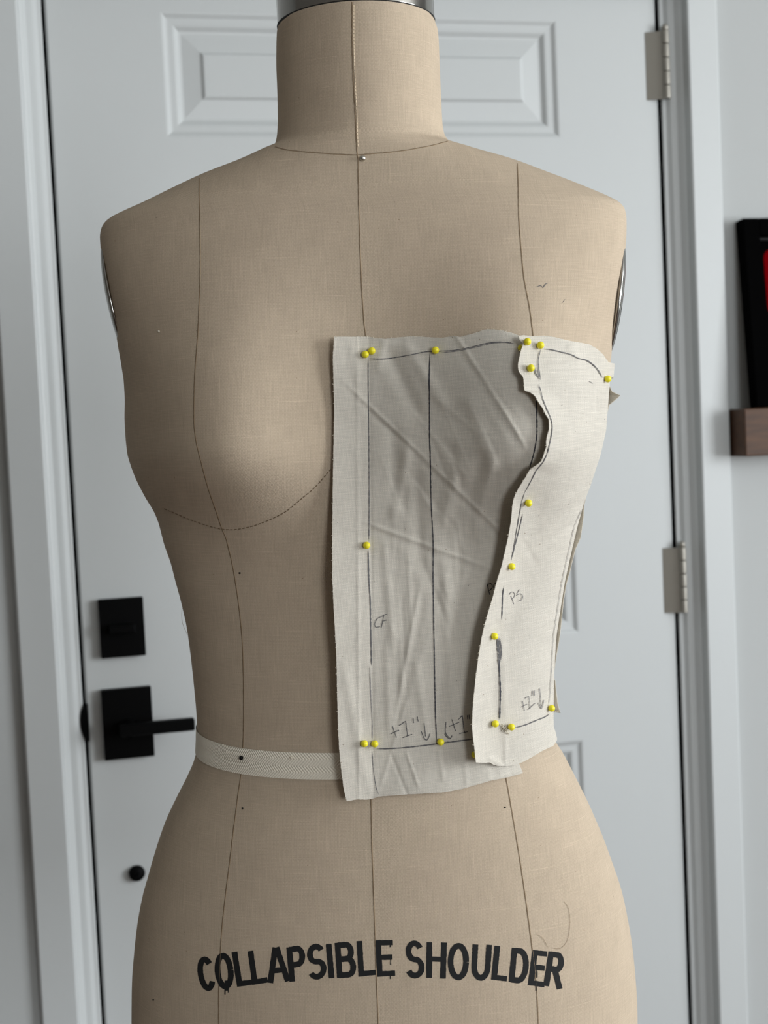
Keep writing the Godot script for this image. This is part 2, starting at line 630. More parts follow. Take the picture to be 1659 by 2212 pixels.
func make_door() -> void:
	var d := thing("door_1", Transform3D.IDENTITY, "white six-panel door with black lever and deadbolt behind the dress form", "door", "", "structure")
	var xs := [0.159, 0.404, 0.505, 0.750]
	var ys := [0.20, 0.9023, 1.0692, 1.725, 1.8251, 1.9998]
	var st := new_st()
	var gx := [0.0, 0.003, xs[0], xs[1], xs[2], xs[3], DOOR_W - 0.003, DOOR_W]
	var gy := [0.008, ys[0], ys[1], ys[2], ys[3], ys[4], ys[5], 2.036]
	for i in 7:
		for j in 7:
			if (i == 2 or i == 4) and j % 2 == 1:
				continue
			var za := -0.003 if i == 0 else 0.0
			var zb := -0.003 if i == 6 else 0.0
			quad(st, Vector3(gx[i], gy[j], za), Vector3(gx[i], gy[j + 1], za), Vector3(gx[i + 1], gy[j + 1], zb), Vector3(gx[i + 1], gy[j], zb))
	quad(st, Vector3(0, 0.008, -0.044), Vector3(0, 2.036, -0.044), Vector3(0, 2.036, -0.003), Vector3(0, 0.008, -0.003))
	quad(st, Vector3(DOOR_W, 0.008, -0.003), Vector3(DOOR_W, 2.036, -0.003), Vector3(DOOR_W, 2.036, -0.044), Vector3(DOOR_W, 0.008, -0.044))
	quad(st, Vector3(DOOR_W, 0.008, -0.044), Vector3(DOOR_W, 2.036, -0.044), Vector3(0, 2.036, -0.044), Vector3(0, 0.008, -0.044))
	quad(st, Vector3(0, 2.036, 0), Vector3(0, 2.036, -0.044), Vector3(DOOR_W, 2.036, -0.044), Vector3(DOOR_W, 2.036, 0))
	quad(st, Vector3(0, 0.008, -0.044), Vector3(0, 0.008, 0), Vector3(DOOR_W, 0.008, 0), Vector3(DOOR_W, 0.008, -0.044))
	# unseen dark board added behind the slab so that the gaps stay dark
	obj("door_slab", done(st), M.paint, d)
	for j in [4, 2, 0]:
		for i in [0, 2]:
			obj("door_panel", panel_mesh(xs[i], ys[j], xs[i + 1], ys[j + 1]), M.paint, d)
	struct("added_board_4", box(Vector3(-0.03, 0, -0.2), Vector3(DOOR_W + 0.03, 2.07, -0.15)), M.rubber, "dark board added behind the closed door to keep its gaps dark", "backing board")  # added board, no part of the door; blocks light through the gaps
	# hinges
	for y in [1.933, 1.1405, 0.35]:
		var h := Node3D.new()
		h.name = "hinge"
		d.add_child(h, true)
		h.position = Vector3(DOOR_W + 0.009, y, 0.0125)
		var lf := new_st()
		quad(lf, Vector3(-0.028, -0.051, -0.0118), Vector3(-0.028, 0.051, -0.0118), Vector3(-0.004, 0.051, -0.001), Vector3(-0.004, -0.051, -0.001))
		quad(lf, Vector3(-0.028, -0.051, -0.0132), Vector3(-0.028, 0.051, -0.0132), Vector3(-0.028, 0.051, -0.0118), Vector3(-0.028, -0.051, -0.0118))
		quad(lf, Vector3(-0.028, 0.051, -0.0132), Vector3(-0.004, 0.051, -0.0032), Vector3(-0.004, 0.051, -0.001), Vector3(-0.028, 0.051, -0.0118))
		quad(lf, Vector3(-0.028, -0.051, -0.0118), Vector3(-0.004, -0.051, -0.001), Vector3(-0.004, -0.051, -0.0032), Vector3(-0.028, -0.051, -0.0132))
		obj("hinge_leaf", done(lf), M.hinge, h)
		for k in 5:
			var kn := obj("hinge_knuckle", lathe([Vector2(0, -0.0098), Vector2(0.0052, -0.0098), Vector2(0.0058, -0.009), Vector2(0.0058, 0.009), Vector2(0.0052, 0.0098), Vector2(0, 0.0098)], 20), M.hinge, h)
			kn.position = Vector3(0, -0.0412 + 0.0206 * k, 0)
		var tip := obj("hinge_pin", lathe([Vector2(0, 0.05), Vector2(0.005, 0.051), Vector2(0.0052, 0.058), Vector2(0.003, 0.0605), Vector2(0, 0.061)], 16), M.hinge, h)
		tip.position = Vector3.ZERO
	# deadbolt
	var db := Node3D.new()
	db.name = "deadbolt"
	d.add_child(db)
	db.position = Vector3(0.0567, 1.1325, 0)
	obj("rose_plate", box(Vector3(-0.0315, -0.042, 0), Vector3(0.0315, 0.042, 0.012), 0.0012), M.black, db)
	obj("thumb_turn", box(Vector3(-0.018, -0.006, 0.012), Vector3(0.018, 0.006, 0.03), 0.002), M.black, db)
	# lever
	var lv := Node3D.new()
	lv.name = "lever_handle"
	d.add_child(lv)
	lv.position = Vector3(0.0570, 0.9945, 0)
	obj("rose_plate", box(Vector3(-0.0352, -0.0505, 0), Vector3(0.0352, 0.0505, 0.013), 0.0012), M.black, lv)
	obj("spindle", lathe([Vector2(0.011, 0.0), Vector2(0.011, 0.04)], 24), M.black, lv).transform = Transform3D(Basis(Vector3.RIGHT, PI / 2), Vector3(0, -0.004, 0.0))
	obj("lever", box(Vector3(-0.013, -0.0115, 0.036), Vector3(0.092, 0.0060, 0.05), 0.002), M.black, lv)
	var kb := obj("door_bumper", lathe([Vector2(0, 0), Vector2(0.0112, 0), Vector2(0.0118, 0.003), Vector2(0.0105, 0.008), Vector2(0.006, 0.010), Vector2(0, 0.0105)], 28), M.black, d)
	kb.transform = Transform3D(Basis(Vector3.RIGHT, PI / 2), Vector3(0.0577, 0.7735, 0.0))
	kb.set_meta("label", "small round black bumper low on the door")


func make_shelf() -> void:
	var led := thing("picture_ledge", Transform3D(Basis.IDENTITY, Vector3(1.1525, 1.3305, 0.02)), "brown wooden block ledge on the wall under the black frame", "shelf")
	obj("block", box(Vector3(-0.1505, 0, 0), Vector3(0.15, 0.0725, 0.054), 0.0015), M.wood, led)
	var lean := -atan2(0.0279, 0.287)
	var t := Transform3D(Basis(Vector3.RIGHT, lean), Vector3(1.1335, 1.4032, 0.0500))
	var fr := thing("framed_print", t, "black picture frame with a red print leaning on the wooden ledge", "framed print")
	var st := new_st()
	for q in [[-0.11, 0, -0.083, 0.29], [0.083, 0, 0.11, 0.29], [-0.083, 0, 0.083, 0.027], [-0.083, 0.263, 0.083, 0.29]]:
		box_st(st, Vector3(q[0], q[1], 0), Vector3(q[2], q[3], 0.024), 0.001)
	obj("frame", done(st), M.frame_black, fr)
	obj("backing", box(Vector3(-0.083, 0.027, 0.001), Vector3(0.083, 0.263, 0.008)), M.grey, fr)
	obj("mat_board", box(Vector3(-0.079, 0.031, 0.008), Vector3(0.079, 0.259, 0.0095)), M.frame_black, fr)
	var rd := new_st()
	var ring: Array[Vector3] = []
	for k in [[0.063, 0.245, 0], [-0.057, 0.245, 1], [-0.057, 0.155, 2], [0.063, 0.155, 3]]:
		for i in 7:
			var a: float = PI / 2 * k[2] + PI / 2 * i / 6.0
			ring.append(Vector3(k[0] + 0.015 * cos(a), k[1] - 0.015 + 0.015 * sin(a) + (0.015 if k[2] > 1 else 0.0), 0.0098))
	for i in ring.size():
		for p in [Vector3(0.006, 0.2, 0.0098), ring[(i + 1) % ring.size()], ring[i]]:
			rd.add_vertex(p)
	obj("print", done(rd), M.red, fr)


# ---------------------------------------------------------------- the body of the dress form
func pchip(xs: PackedFloat64Array, ys: PackedFloat64Array, at: float) -> float:
	var n := xs.size()
	if at <= xs[0]:
		return ys[0]
	if at >= xs[n - 1]:
		return ys[n - 1]
	var lo := xs.bsearch(at, true)
	lo = clampi(lo - 1, 0, n - 2)
	var h := xs[lo + 1] - xs[lo]
	var s := (ys[lo + 1] - ys[lo]) / h
	var m := [0.0, 0.0]
	for k in 2:
		var i := lo + k
		if i == 0 or i == n - 1:
			m[k] = s
			continue
		var s0 := (ys[i] - ys[i - 1]) / (xs[i] - xs[i - 1])
		var s1 := (ys[i + 1] - ys[i]) / (xs[i + 1] - xs[i])
		m[k] = 0.0 if s0 * s1 <= 0 else 2.0 * s0 * s1 / (s0 + s1)
	var t := (at - xs[lo]) / h
	var t2 := t * t
	var t3 := t2 * t
	return (2 * t3 - 3 * t2 + 1) * ys[lo] + (t3 - 2 * t2 + t) * h * m[0] + (3 * t2 - 2 * t3) * ys[lo + 1] + (t3 - t2) * h * m[1]


func column(rows: Array, k: int, y: float) -> float:
	var xs := PackedFloat64Array()
	var ys := PackedFloat64Array()
	for r in rows:
		xs.append(r[0])
		ys.append(r[k])
	return pchip(xs, ys, y)


func make_tables() -> void:
	# depth of the form in front of and behind its axis, and how square its slices are
	var depth := [[0.84, 0.105, 0.115, 2.2], [0.95, 0.108, 0.118, 2.2], [1.03, 0.104, 0.107, 2.2], [1.10, 0.093, 0.087, 2.2], [1.167, 0.082, 0.072, 2.2], [1.25, 0.084, 0.075, 2.2], [1.33, 0.086, 0.085, 2.25], [1.40, 0.082, 0.097, 2.4], [1.45, 0.088, 0.100, 2.6], [1.50, 0.088, 0.095, 2.7], [1.55, 0.080, 0.086, 2.4], [1.575, 0.071, 0.077, 2.2], [1.595, 0.062, 0.068, 2.0], [1.62, 0.058, 0.061, 2.0], [1.72, 0.0605, 0.058, 2.0]]
	var left := pts([602, 53, 598, 72, 597, 100, 597, 150, 599, 200, 600, 255, 599, 285, 596, 305, 591, 318, 550, 336, 508, 354, 430, 384, 369, 413, 305, 445, 255, 468, 238, 477, 226, 488, 220.5, 501, 219, 517, 221, 540, 225, 565, 230, 595, 236, 625, 243, 662, 253, 705, 260, 750, 267, 792, 272, 828, 273.5, 860, 272.5, 907, 274, 943, 278, 980, 285, 1005, 296, 1034, 314, 1070, 336, 1108, 345, 1132, 355, 1171, 370, 1215, 379, 1250, 393, 1302, 405, 1358, 414, 1425, 421, 1491, 426, 1551, 427, 1590, 425, 1620, 420, 1642, 404, 1680, 383, 1722, 358, 1776, 335, 1844, 320, 1897, 309, 1937, 298, 1997, 291, 2062, 287, 2116, 286, 2170, 286, 2230, 288, 2330, 296, 2420, 310, 2520])
	var right := pts([940, 50, 945.5, 66, 948, 93, 951, 169, 954, 236, 956, 268, 960, 290, 967, 303, 975, 310.5, 1029, 327, 1118, 352, 1181, 376, 1265, 409, 1324, 435, 1339, 444, 1347.5, 456, 1350.5, 473, 1350, 505, 1347, 540, 1343, 580, 1336, 627, 1326, 690, 1320, 730, 1317, 767, 1312, 830, 1307, 872, 1303, 929, 1291, 982, 1269, 1050, 1256, 1085, 1241, 1139, 1228, 1195, 1214, 1259, 1204, 1322, 1196, 1375, 1193, 1420, 1191, 1456, 1189, 1500, 1189, 1550, 1193, 1590, 1203, 1609, 1216, 1629, 1241, 1677, 1268, 1731, 1282, 1762, 1304, 1815, 1327, 1879, 1342, 1925, 1353, 1974, 1365, 2046, 1371, 2104, 1375, 2162, 1376, 2230, 1375, 2330, 1368, 2420, 1356, 2520])
	var edge := [[], []]
	var k := 0
	for side in [left, right]:
		var ys := PackedFloat64Array()
		var xs := PackedFloat64Array()
		for i in range(side.size() - 1, -1, -1):
			var q: Vector2 = side[i]
			var d := ray_l(q.x, q.y)
			var p := eye_l + d * eye_l.z
			var b := 0.0
			for it in 3:
				b = column(depth, 1, p.y)
				p = eye_l + d * (eye_l.z - b * b / AWAY)
			ys.append(p.y)
			xs.append(p.x / sqrt(1.0 - pow(b / AWAY, 2)))
			if i == 0:
				y_top = minf(y_top, p.y) if k else p.y
		edge[k] = [ys, xs]
		k += 1
	var n := int((Y1 - Y0) * PER) + 1
	tab.resize(n * 5)
	for i in n:
		var y := Y0 + i / PER
		var xl := pchip(edge[0][0], edge[0][1], y)
		var xr := pchip(edge[1][0], edge[1][1], y)
		tab[i * 5] = (xl + xr) * 0.5
		tab[i * 5 + 1] = (xr - xl) * 0.5
		for c in 3:
			tab[i * 5 + 2 + c] = column(depth, c + 1, y)


func bust(x: float, y: float) -> float:
	var dy := y - 1.392
	dy /= 0.060 if dy > 0 else 0.034
	if dy > 5.0 or dy < -5.0:
		return 0.0
	var l := (x + 0.108) / 0.053
	var r := (x - 0.104) / 0.046
	return 0.052 * (exp(-0.5 * (l * l + dy * dy)) + exp(-0.5 * (r * r + dy * dy)))


func zf(x: float, y: float) -> float:
	var k := clampf((y - Y0) * PER, 0.0, (Y1 - Y0) * PER - 1.001)
	var i := int(k)
	var t := k - i
	i *= 5
	var a := lerpf(tab[i + 1], tab[i + 6], t)
	var s := absf(x - lerpf(tab[i], tab[i + 5], t)) / a
	if s >= 1.0:
		return -0.2 - (s - 1.0)
	var n := lerpf(tab[i + 4], tab[i + 9], t)
	var s6 := s * s * s
	s6 *= s6
	return lerpf(tab[i + 2], tab[i + 7], t) * pow(1.0 - pow(s, n), 1.0 / n) + bust(x, y) * (1.0 - s6)


func body_at(th: float, y: float) -> Vector3:        # th 0 at the right side, PI/2 in front, PI at the left
	var k := clampf((y - Y0) * PER, 0.0, (Y1 - Y0) * PER - 1.001)
	var i := int(k)
	var t := k - i
	i *= 5
	var c := cos(th)
	var s := sin(th)
	var n := lerpf(tab[i + 4], tab[i + 9], t)
	var x := lerpf(tab[i], tab[i + 5], t) + lerpf(tab[i + 1], tab[i + 6], t) * signf(c) * pow(absf(c), 2.0 / n)
	if s >= 0.0:
		var f := absf(c) ** (2.0 / n)
		var f6 := f * f * f
		return Vector3(x, y, lerpf(tab[i + 2], tab[i + 7], t) * pow(s, 2.0 / n) + bust(x, y) * (1.0 - f6 * f6))
	return Vector3(x, y, -lerpf(tab[i + 3], tab[i + 8], t) * pow(-s, 2.0 / n))


func angle_of(p: Vector3) -> float:                  # the th of a point on the front
	var k := clampf((p.y - Y0) * PER, 0.0, (Y1 - Y0) * PER - 1.001)
	var i := int(k) * 5
	var s := clampf((p.x - tab[i]) / tab[i + 1], -1.0, 1.0)
	return acos(signf(s) * pow(absf(s), tab[i + 4] / 2.0))


func body_n(p: Vector3) -> Vector3:
	var e := 0.0008
	var th := angle_of(p)
	var du := body_at(minf(th + 0.012, PI), p.y) - body_at(maxf(th - 0.012, 0.0), p.y)
	var dv := body_at(th, p.y + e) - body_at(th, p.y - e)
	return dv.cross(du).normalized() * (1.0 if dv.cross(du).z >= 0 or true else -1.0)


func hit(px: float, py: float) -> Vector3:
	var d := ray_l(px, py)
	var z := 0.1
	for it in 12:
		var p := eye_l + d * (eye_l.z - z)
		var q := zf(p.x, p.y)
		if absf(q - z) < 0.00002:
			return Vector3(p.x, p.y, q)
		z = q
		if q < -0.1:
			break
	z = 0.17
	var last := z
	while z > -0.01:
		var p := eye_l + d * (eye_l.z - z)
		if zf(p.x, p.y) >= z:
			break
		last = z
		z -= 0.003
	for it in 12:
		var m := (z + last) * 0.5
		var p := eye_l + d * (eye_l.z - m)
		if zf(p.x, p.y) >= m:
			z = m
		else:
			last = m
	var o := eye_l + d * (eye_l.z - z)
	return o


func surf(px: float, py: float, off: float) -> Vector3:
	# the point that lies off over the body and is seen at (px, py)
	var want := Vector2(px, py)
	var aim := want
	var p := Vector3.ZERO
	for it in 4:
		var q := hit(aim.x, aim.y)
		p = q + body_n(q) * off
		var miss := want - to_px(p)
		if miss.length() < 0.15:
			break
		aim += miss
	return p


func ribbon(line: PackedVector2Array, half: float, lift: Callable, jitter := 0.0, taper := false) -> ArrayMesh:
	# a flat stroke laid on a surface: half is its half width in pixels
	var p := PackedVector3Array()
	var n := line.size()
	for i in n:
		var t := (line[mini(i + 1, n - 1)] - line[maxi(i - 1, 0)]).normalized()
		var s := Vector2(-t.y, t.x)
		var h := half * (1.0 + rng.randf_range(-jitter, jitter))
		if taper:
			h *= clampf(minf(i, n - 1 - i) / 2.5, 0.25, 1.0)
		for k in [-1.0, 0.0, 1.0]:
			var q: Vector2 = line[i] + s * h * k
			p.append(lift.call(q.x, q.y))
	return grid_mesh(p, 3, n, PackedVector2Array())


func on_body(off: float) -> Callable:
	return func(x: float, y: float) -> Vector3: return surf(x, y, off)


func make_form() -> void:
	var f := thing("dress_form", form, "beige linen-covered dress form with collapsible shoulder lettering and a chrome neck cap", "dress form")
	# torso and neck, one continuous skin
	var na := 384
	var rows := PackedFloat32Array()
	var y := y_top + 0.0015
	while y > Y0 + 0.002:
		rows.append(y)
		y -= 0.0008
	var w := na + 1
	var p := PackedVector3Array()
	var uv := PackedVector2Array()
	p.resize(w * rows.size())
	uv.resize(w * rows.size())
	var mid := na / 2
	for r in rows.size():
		var yy := rows[r]
		for c in w:
			p[r * w + c] = body_at(-PI / 2 - TAU * c / na, yy)
		var run := 0.0
		uv[r * w + mid] = Vector2(0, -yy)
		for c in range(mid + 1, w):
			run += p[r * w + c].distance_to(p[r * w + c - 1])
			uv[r * w + c] = Vector2(run, -yy)
		run = 0.0
		for c in range(mid - 1, -1, -1):
			run -= p[r * w + c].distance_to(p[r * w + c + 1])
			uv[r * w + c] = Vector2(run, -yy)
	obj("torso", grid_mesh(p, w, rows.size(), uv, true), M.linen, f)
	# closed underside
	var st := new_st()
	var lr := (rows.size() - 1) * w
	for c in na:
		for q in [Vector3(tab[0], rows[-1] - 0.01, 0), p[lr + c], p[lr + c + 1]]:
			st.add_vertex(q)
	obj("underside", done(st), M.linen, f)
	# chrome neck cap over a dark gasket
	var cx := tab[int((y_top - Y0) * PER) * 5]
	var ra := tab[int((y_top - Y0) * PER) * 5 + 1]
	var zc := 0.0012
	var gk := obj("gasket", lathe([Vector2(0, -0.004), Vector2(ra - 0.0012, -0.002), Vector2(ra - 0.0002, 0.0006), Vector2(ra + 0.0001, 0.0022), Vector2(ra - 0.001, 0.0030), Vector2(0, 0.0030)], 96), M.rubber, f)
	gk.position = Vector3(cx, y_top, zc)
	var cap := obj("neck_cap", lathe([Vector2(ra - 0.003, 0.0), Vector2(ra - 0.0005, 0.0026), Vector2(ra - 0.0004, 0.0031), Vector2(ra - 0.0004, 0.045), Vector2(ra - 0.002, 0.0485), Vector2(ra - 0.01, 0.051), Vector2(0.02, 0.054), Vector2(0, 0.0545)], 96), M.chrome, f)
	cap.position = Vector3(cx, y_top, zc)
	cap.set_meta("label", "chrome neck cap")
	# arm plates
	for s in [[-1, 237.0, 655.0, 9.0], [1, 1341.5, 645.0, -9.0]]:
		var d := ray_l(s[1], s[2])
		var q := eye_l + d * (eye_l.z - 0.004)
		var sm := SphereMesh.new()
		sm.radius = 1.0
		sm.height = 2.0
		sm.radial_segments = 48
		sm.rings = 24
		var pl := obj("arm_plate", sm, M.chrome, f)
		var tilt: float = deg_to_rad(s[3])
		pl.transform = Transform3D(Basis(Vector3.BACK, tilt) * Basis.from_scale(Vector3(0.006, 0.046, 0.034)), q - Vector3(s[0] * 0.0066, 0, 0))
		pl.set_meta("label", "polished metal arm plate")
	# seams: a fine welt of thread on the linen, groove shade painted beside it
	var lines := {
		"centre": pts([761, 4, 761, 84, 763, 160, 767, 236, 771, 320, 774, 350, 775, 422, 778, 527, 782, 624, 787, 700, 791, 735, 793, 850, 796, 1100, 799, 1400, 801, 1650, 802, 1725, 804, 1827, 807, 1917, 810, 2007, 813, 2098, 816, 2170, 818, 2240]),
		"princess_a": pts([431, 385, 431, 422, 432, 464, 433, 527, 433, 591, 431, 650, 428, 720, 425, 760, 421, 817, 419.5, 889, 420.5, 925, 426, 962, 435, 998, 449.5, 1052, 468, 1106, 480, 1142, 489, 1164, 500, 1208, 508, 1250, 517, 1313, 523, 1372, 526, 1442, 527, 1530, 526, 1600, 521, 1673, 515, 1715, 505, 1792, 497, 1860, 487, 1940, 479, 2018, 475, 2098, 473, 2152, 473, 2240]),
		"princess_b": pts([1118, 354, 1120, 401, 1121, 464, 1125, 527, 1132, 599, 1143, 658, 1149, 700, 1155, 760, 1160, 900, 1140, 1050, 1110, 1200, 1085, 1300, 1078, 1450, 1080, 1560, 1090, 1660, 1097, 1700, 1110, 1775, 1125, 1868, 1136, 1943, 1146, 2018, 1159, 2130, 1164, 2240]),
		"neck": pts([594, 318, 622, 325, 685, 331, 765, 335.5, 801, 333, 864, 327, 928, 316, 967, 306])}
	for key in lines:
		var q := PackedVector3Array()
		for v in resample(lines[key], 5.0):
			q.append(surf(v.x, v.y, -0.0001))
		obj("seam", tube(q, 0.00032, 6), M.seam, f)
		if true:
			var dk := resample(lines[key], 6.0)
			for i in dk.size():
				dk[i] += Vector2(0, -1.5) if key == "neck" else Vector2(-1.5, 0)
			obj("seam_groove_shade", ribbon(dk, 0.42, on_body(0.00012), 0.5), M.groove_shade_and_stitch, f)  # dark ribbon painting the shaded side of the seam groove
	# the dashed machine stitching under the left bust
	var ub := resample(pts([355, 1099, 381, 1110, 402, 1119, 431, 1130, 460, 1139, 479, 1143, 507, 1144, 544, 1137, 580, 1124, 616, 1106, 652, 1077, 681, 1052, 706, 1023, 717, 1011]), 9.0)
	var stx := SurfaceTool.new()
	stx.begin(Mesh.PRIMITIVE_TRIANGLES)
	for i in ub.size() - 1:
		var dash := PackedVector3Array()
		for t in [0.0, 0.3, 0.62]:
			var v := ub[i].lerp(ub[i + 1], t)
			dash.append(surf(v.x, v.y, 0.0001))
		stx.append_from(tube(dash, 0.00032, 5), 0, Transform3D.IDENTITY)
	obj("dart_stitching", stx.commit(), M.groove_shade_and_stitch, f)
	# bright stitches along the neck's centre seam
	var ns := resample(pts([764, 10, 764, 84, 766, 160, 770, 236, 773, 318]), 8.0)
	var stn := SurfaceTool.new()
	stn.begin(Mesh.PRIMITIVE_TRIANGLES)
	for i in ns.size() - 1:
		var dash := PackedVector3Array()
		for t in [0.05, 0.5, 0.85]:
			var v := ns[i].lerp(ns[i + 1], t)
			dash.append(surf(v.x, v.y, 0.0002))
		stn.append_from(tube(dash, 0.00030, 5), 0, Transform3D.IDENTITY)
	obj("topstitching", stn.commit(), M.pale_thread, f)
	# studs and tacks
	var stud := SphereMesh.new()
	stud.radius = 0.0021
	stud.height = 0.0042
	stud.radial_segments = 24
	stud.rings = 12
	var sd := obj("neck_stud", stud, M.steel, f)
	sd.position = surf(783.5, 342, 0.0009)
	sd.set_meta("label", "small shiny metal stud")
	for v in [[518, 1238, 0.0007], [524, 1746, 0.0007], [1091, 1744, 0.0006], [331, 2160, 0.0007], [343, 716, 0.0008]]:
		var tk := SphereMesh.new()
		tk.radius = v[2]
		tk.height = v[2] * 2
		tk.radial_segments = 12
		tk.rings = 6
		obj("tack", tk, M.tack if v[0] != 343 else M.thread, f).position = surf(v[0], v[1], 0.0002)
	for q in [[1158, 620, 1168, 617, 1173, 621, 1178, 614, 1186, 611], [1213, 655, 1217, 652, 1221, 646]]:
		obj("pencil_mark", ribbon(resample(pts(q), 3.0), 0.75, on_body(0.0002), 0.4, true), M.pencil, f)
	for q in [[1219, 1948, 1228, 1962, 1231, 1985, 1230, 2010, 1224, 2035, 1210, 2049, 1196, 2048], [1160, 2018, 1172, 2026, 1184, 2046], [402, 1296, 393, 1318, 394, 1345, 405, 1372]]:
		var hair := PackedVector3Array()
		for v in resample(pts(q), 4.0):
			hair.append(surf(v.x, v.y, 0.0004) if v.x > 420 else eye_l + ray_l(v.x, v.y) * (eye_l.z - 0.02))
		obj("loose_thread", tube(hair, 0.00010, 4), M.seam, f)
	make_letters(f)
	# the stand, below the picture
	var stand := obj("stand_pole", lathe([Vector2(0.016, 0.03), Vector2(0.016, 0.86)], 24), M.chrome, f)
	stand.position = Vector3(tab[0], 0, 0)
	var ft := obj("stand_base", lathe([Vector2(0, 0), Vector2(0.2, 0), Vector2(0.2, 0.015), Vector2(0.18, 0.025), Vector2(0.03, 0.04), Vector2(0, 0.04)], 48), M.black, f)
	ft.position = Vector3(tab[0], 0, 0)


func arc(cx: float, cy: float, rx: float, ry: float, a0: float, a1: float) -> Array:
	var out := []
	for i in 15:
		var a := deg_to_rad(lerpf(a0, a1, i / 14.0))
		out.append(Vector2(cx + rx * cos(a), cy - ry * sin(a)))
	return out


func glyph(ch: String) -> Array:
	# strokes in a unit box, x to the right and y down, centre lines inset by half a stroke (0.11 wide, 0.08 high)
	var l := 0.13
	var r := 0.87
	var t := 0.075
	var b := 0.925
	var mx := 0.5
	match ch:
		"C": return [arc(mx, 0.5, 0.38, 0.425, 38, 322)]
		"O": return [arc(mx, 0.5, 0.37, 0.425, 0, 360)]
		"L": return [[Vector2(l, 0), Vector2(l, 1)], [Vector2(l, b), Vector2(1, b)]]
		"A": return [[Vector2(0.12, 1), Vector2(0.45, 0)], [Vector2(0.55, 0), Vector2(0.88, 1)], [Vector2(0.24, 0.66), Vector2(0.76, 0.66)]]
		"P": return [[Vector2(l, 0), Vector2(l, 1)], [Vector2(l, t), Vector2(0.55, t)] + arc(0.58, 0.30, 0.29, 0.225, 90, -90) + [Vector2(0.55, 0.525), Vector2(l, 0.525)]]
		"R": return [[Vector2(l, 0), Vector2(l, 1)], [Vector2(l, t), Vector2(0.55, t)] + arc(0.58, 0.28, 0.27, 0.205, 90, -90) + [Vector2(0.55, 0.485), Vector2(l, 0.485)], [Vector2(0.5, 0.485), Vector2(0.9, 1)]]
		"B": return [[Vector2(l, 0), Vector2(l, 1)], [Vector2(l, t), Vector2(0.5, t)] + arc(0.56, 0.275, 0.27, 0.2, 90, -90) + [Vector2(0.5, 0.475), Vector2(l, 0.475)], [Vector2(l, 0.475), Vector2(0.55, 0.475)] + arc(0.6, 0.7, 0.28, 0.225, 90, -90) + [Vector2(0.5, b), Vector2(l, b)]]
		"D": return [[Vector2(l, 0), Vector2(l, 1)], [Vector2(l, t), Vector2(0.4, t)] + arc(0.46, 0.5, 0.41, 0.425, 90, -90) + [Vector2(0.4, b), Vector2(l, b)]]
		"S": return [arc(0.5, 0.285, 0.34, 0.21, 25, 250) + [Vector2(0.5, 0.5)] + arc(0.5, 0.71, 0.37, 0.215, 70, -155)]
		"I": return [[Vector2(0.5, 0), Vector2(0.5, 1)]]
		"E": return [[Vector2(l, 0), Vector2(l, 1)], [Vector2(l, t), Vector2(0.96, t)], [Vector2(l, 0.475), Vector2(0.9, 0.475)], [Vector2(l, b), Vector2(1, b)]]
		"H": return [[Vector2(l, 0), Vector2(l, 1)], [Vector2(r, 0), Vector2(r, 1)], [Vector2(l, 0.47), Vector2(r, 0.47)]]
		"U": return [[Vector2(l, 0), Vector2(l, 0.6)] + arc(0.5, 0.62, 0.37, 0.305, 180, 360) + [Vector2(r, 0.6), Vector2(r, 0)]]
	return []


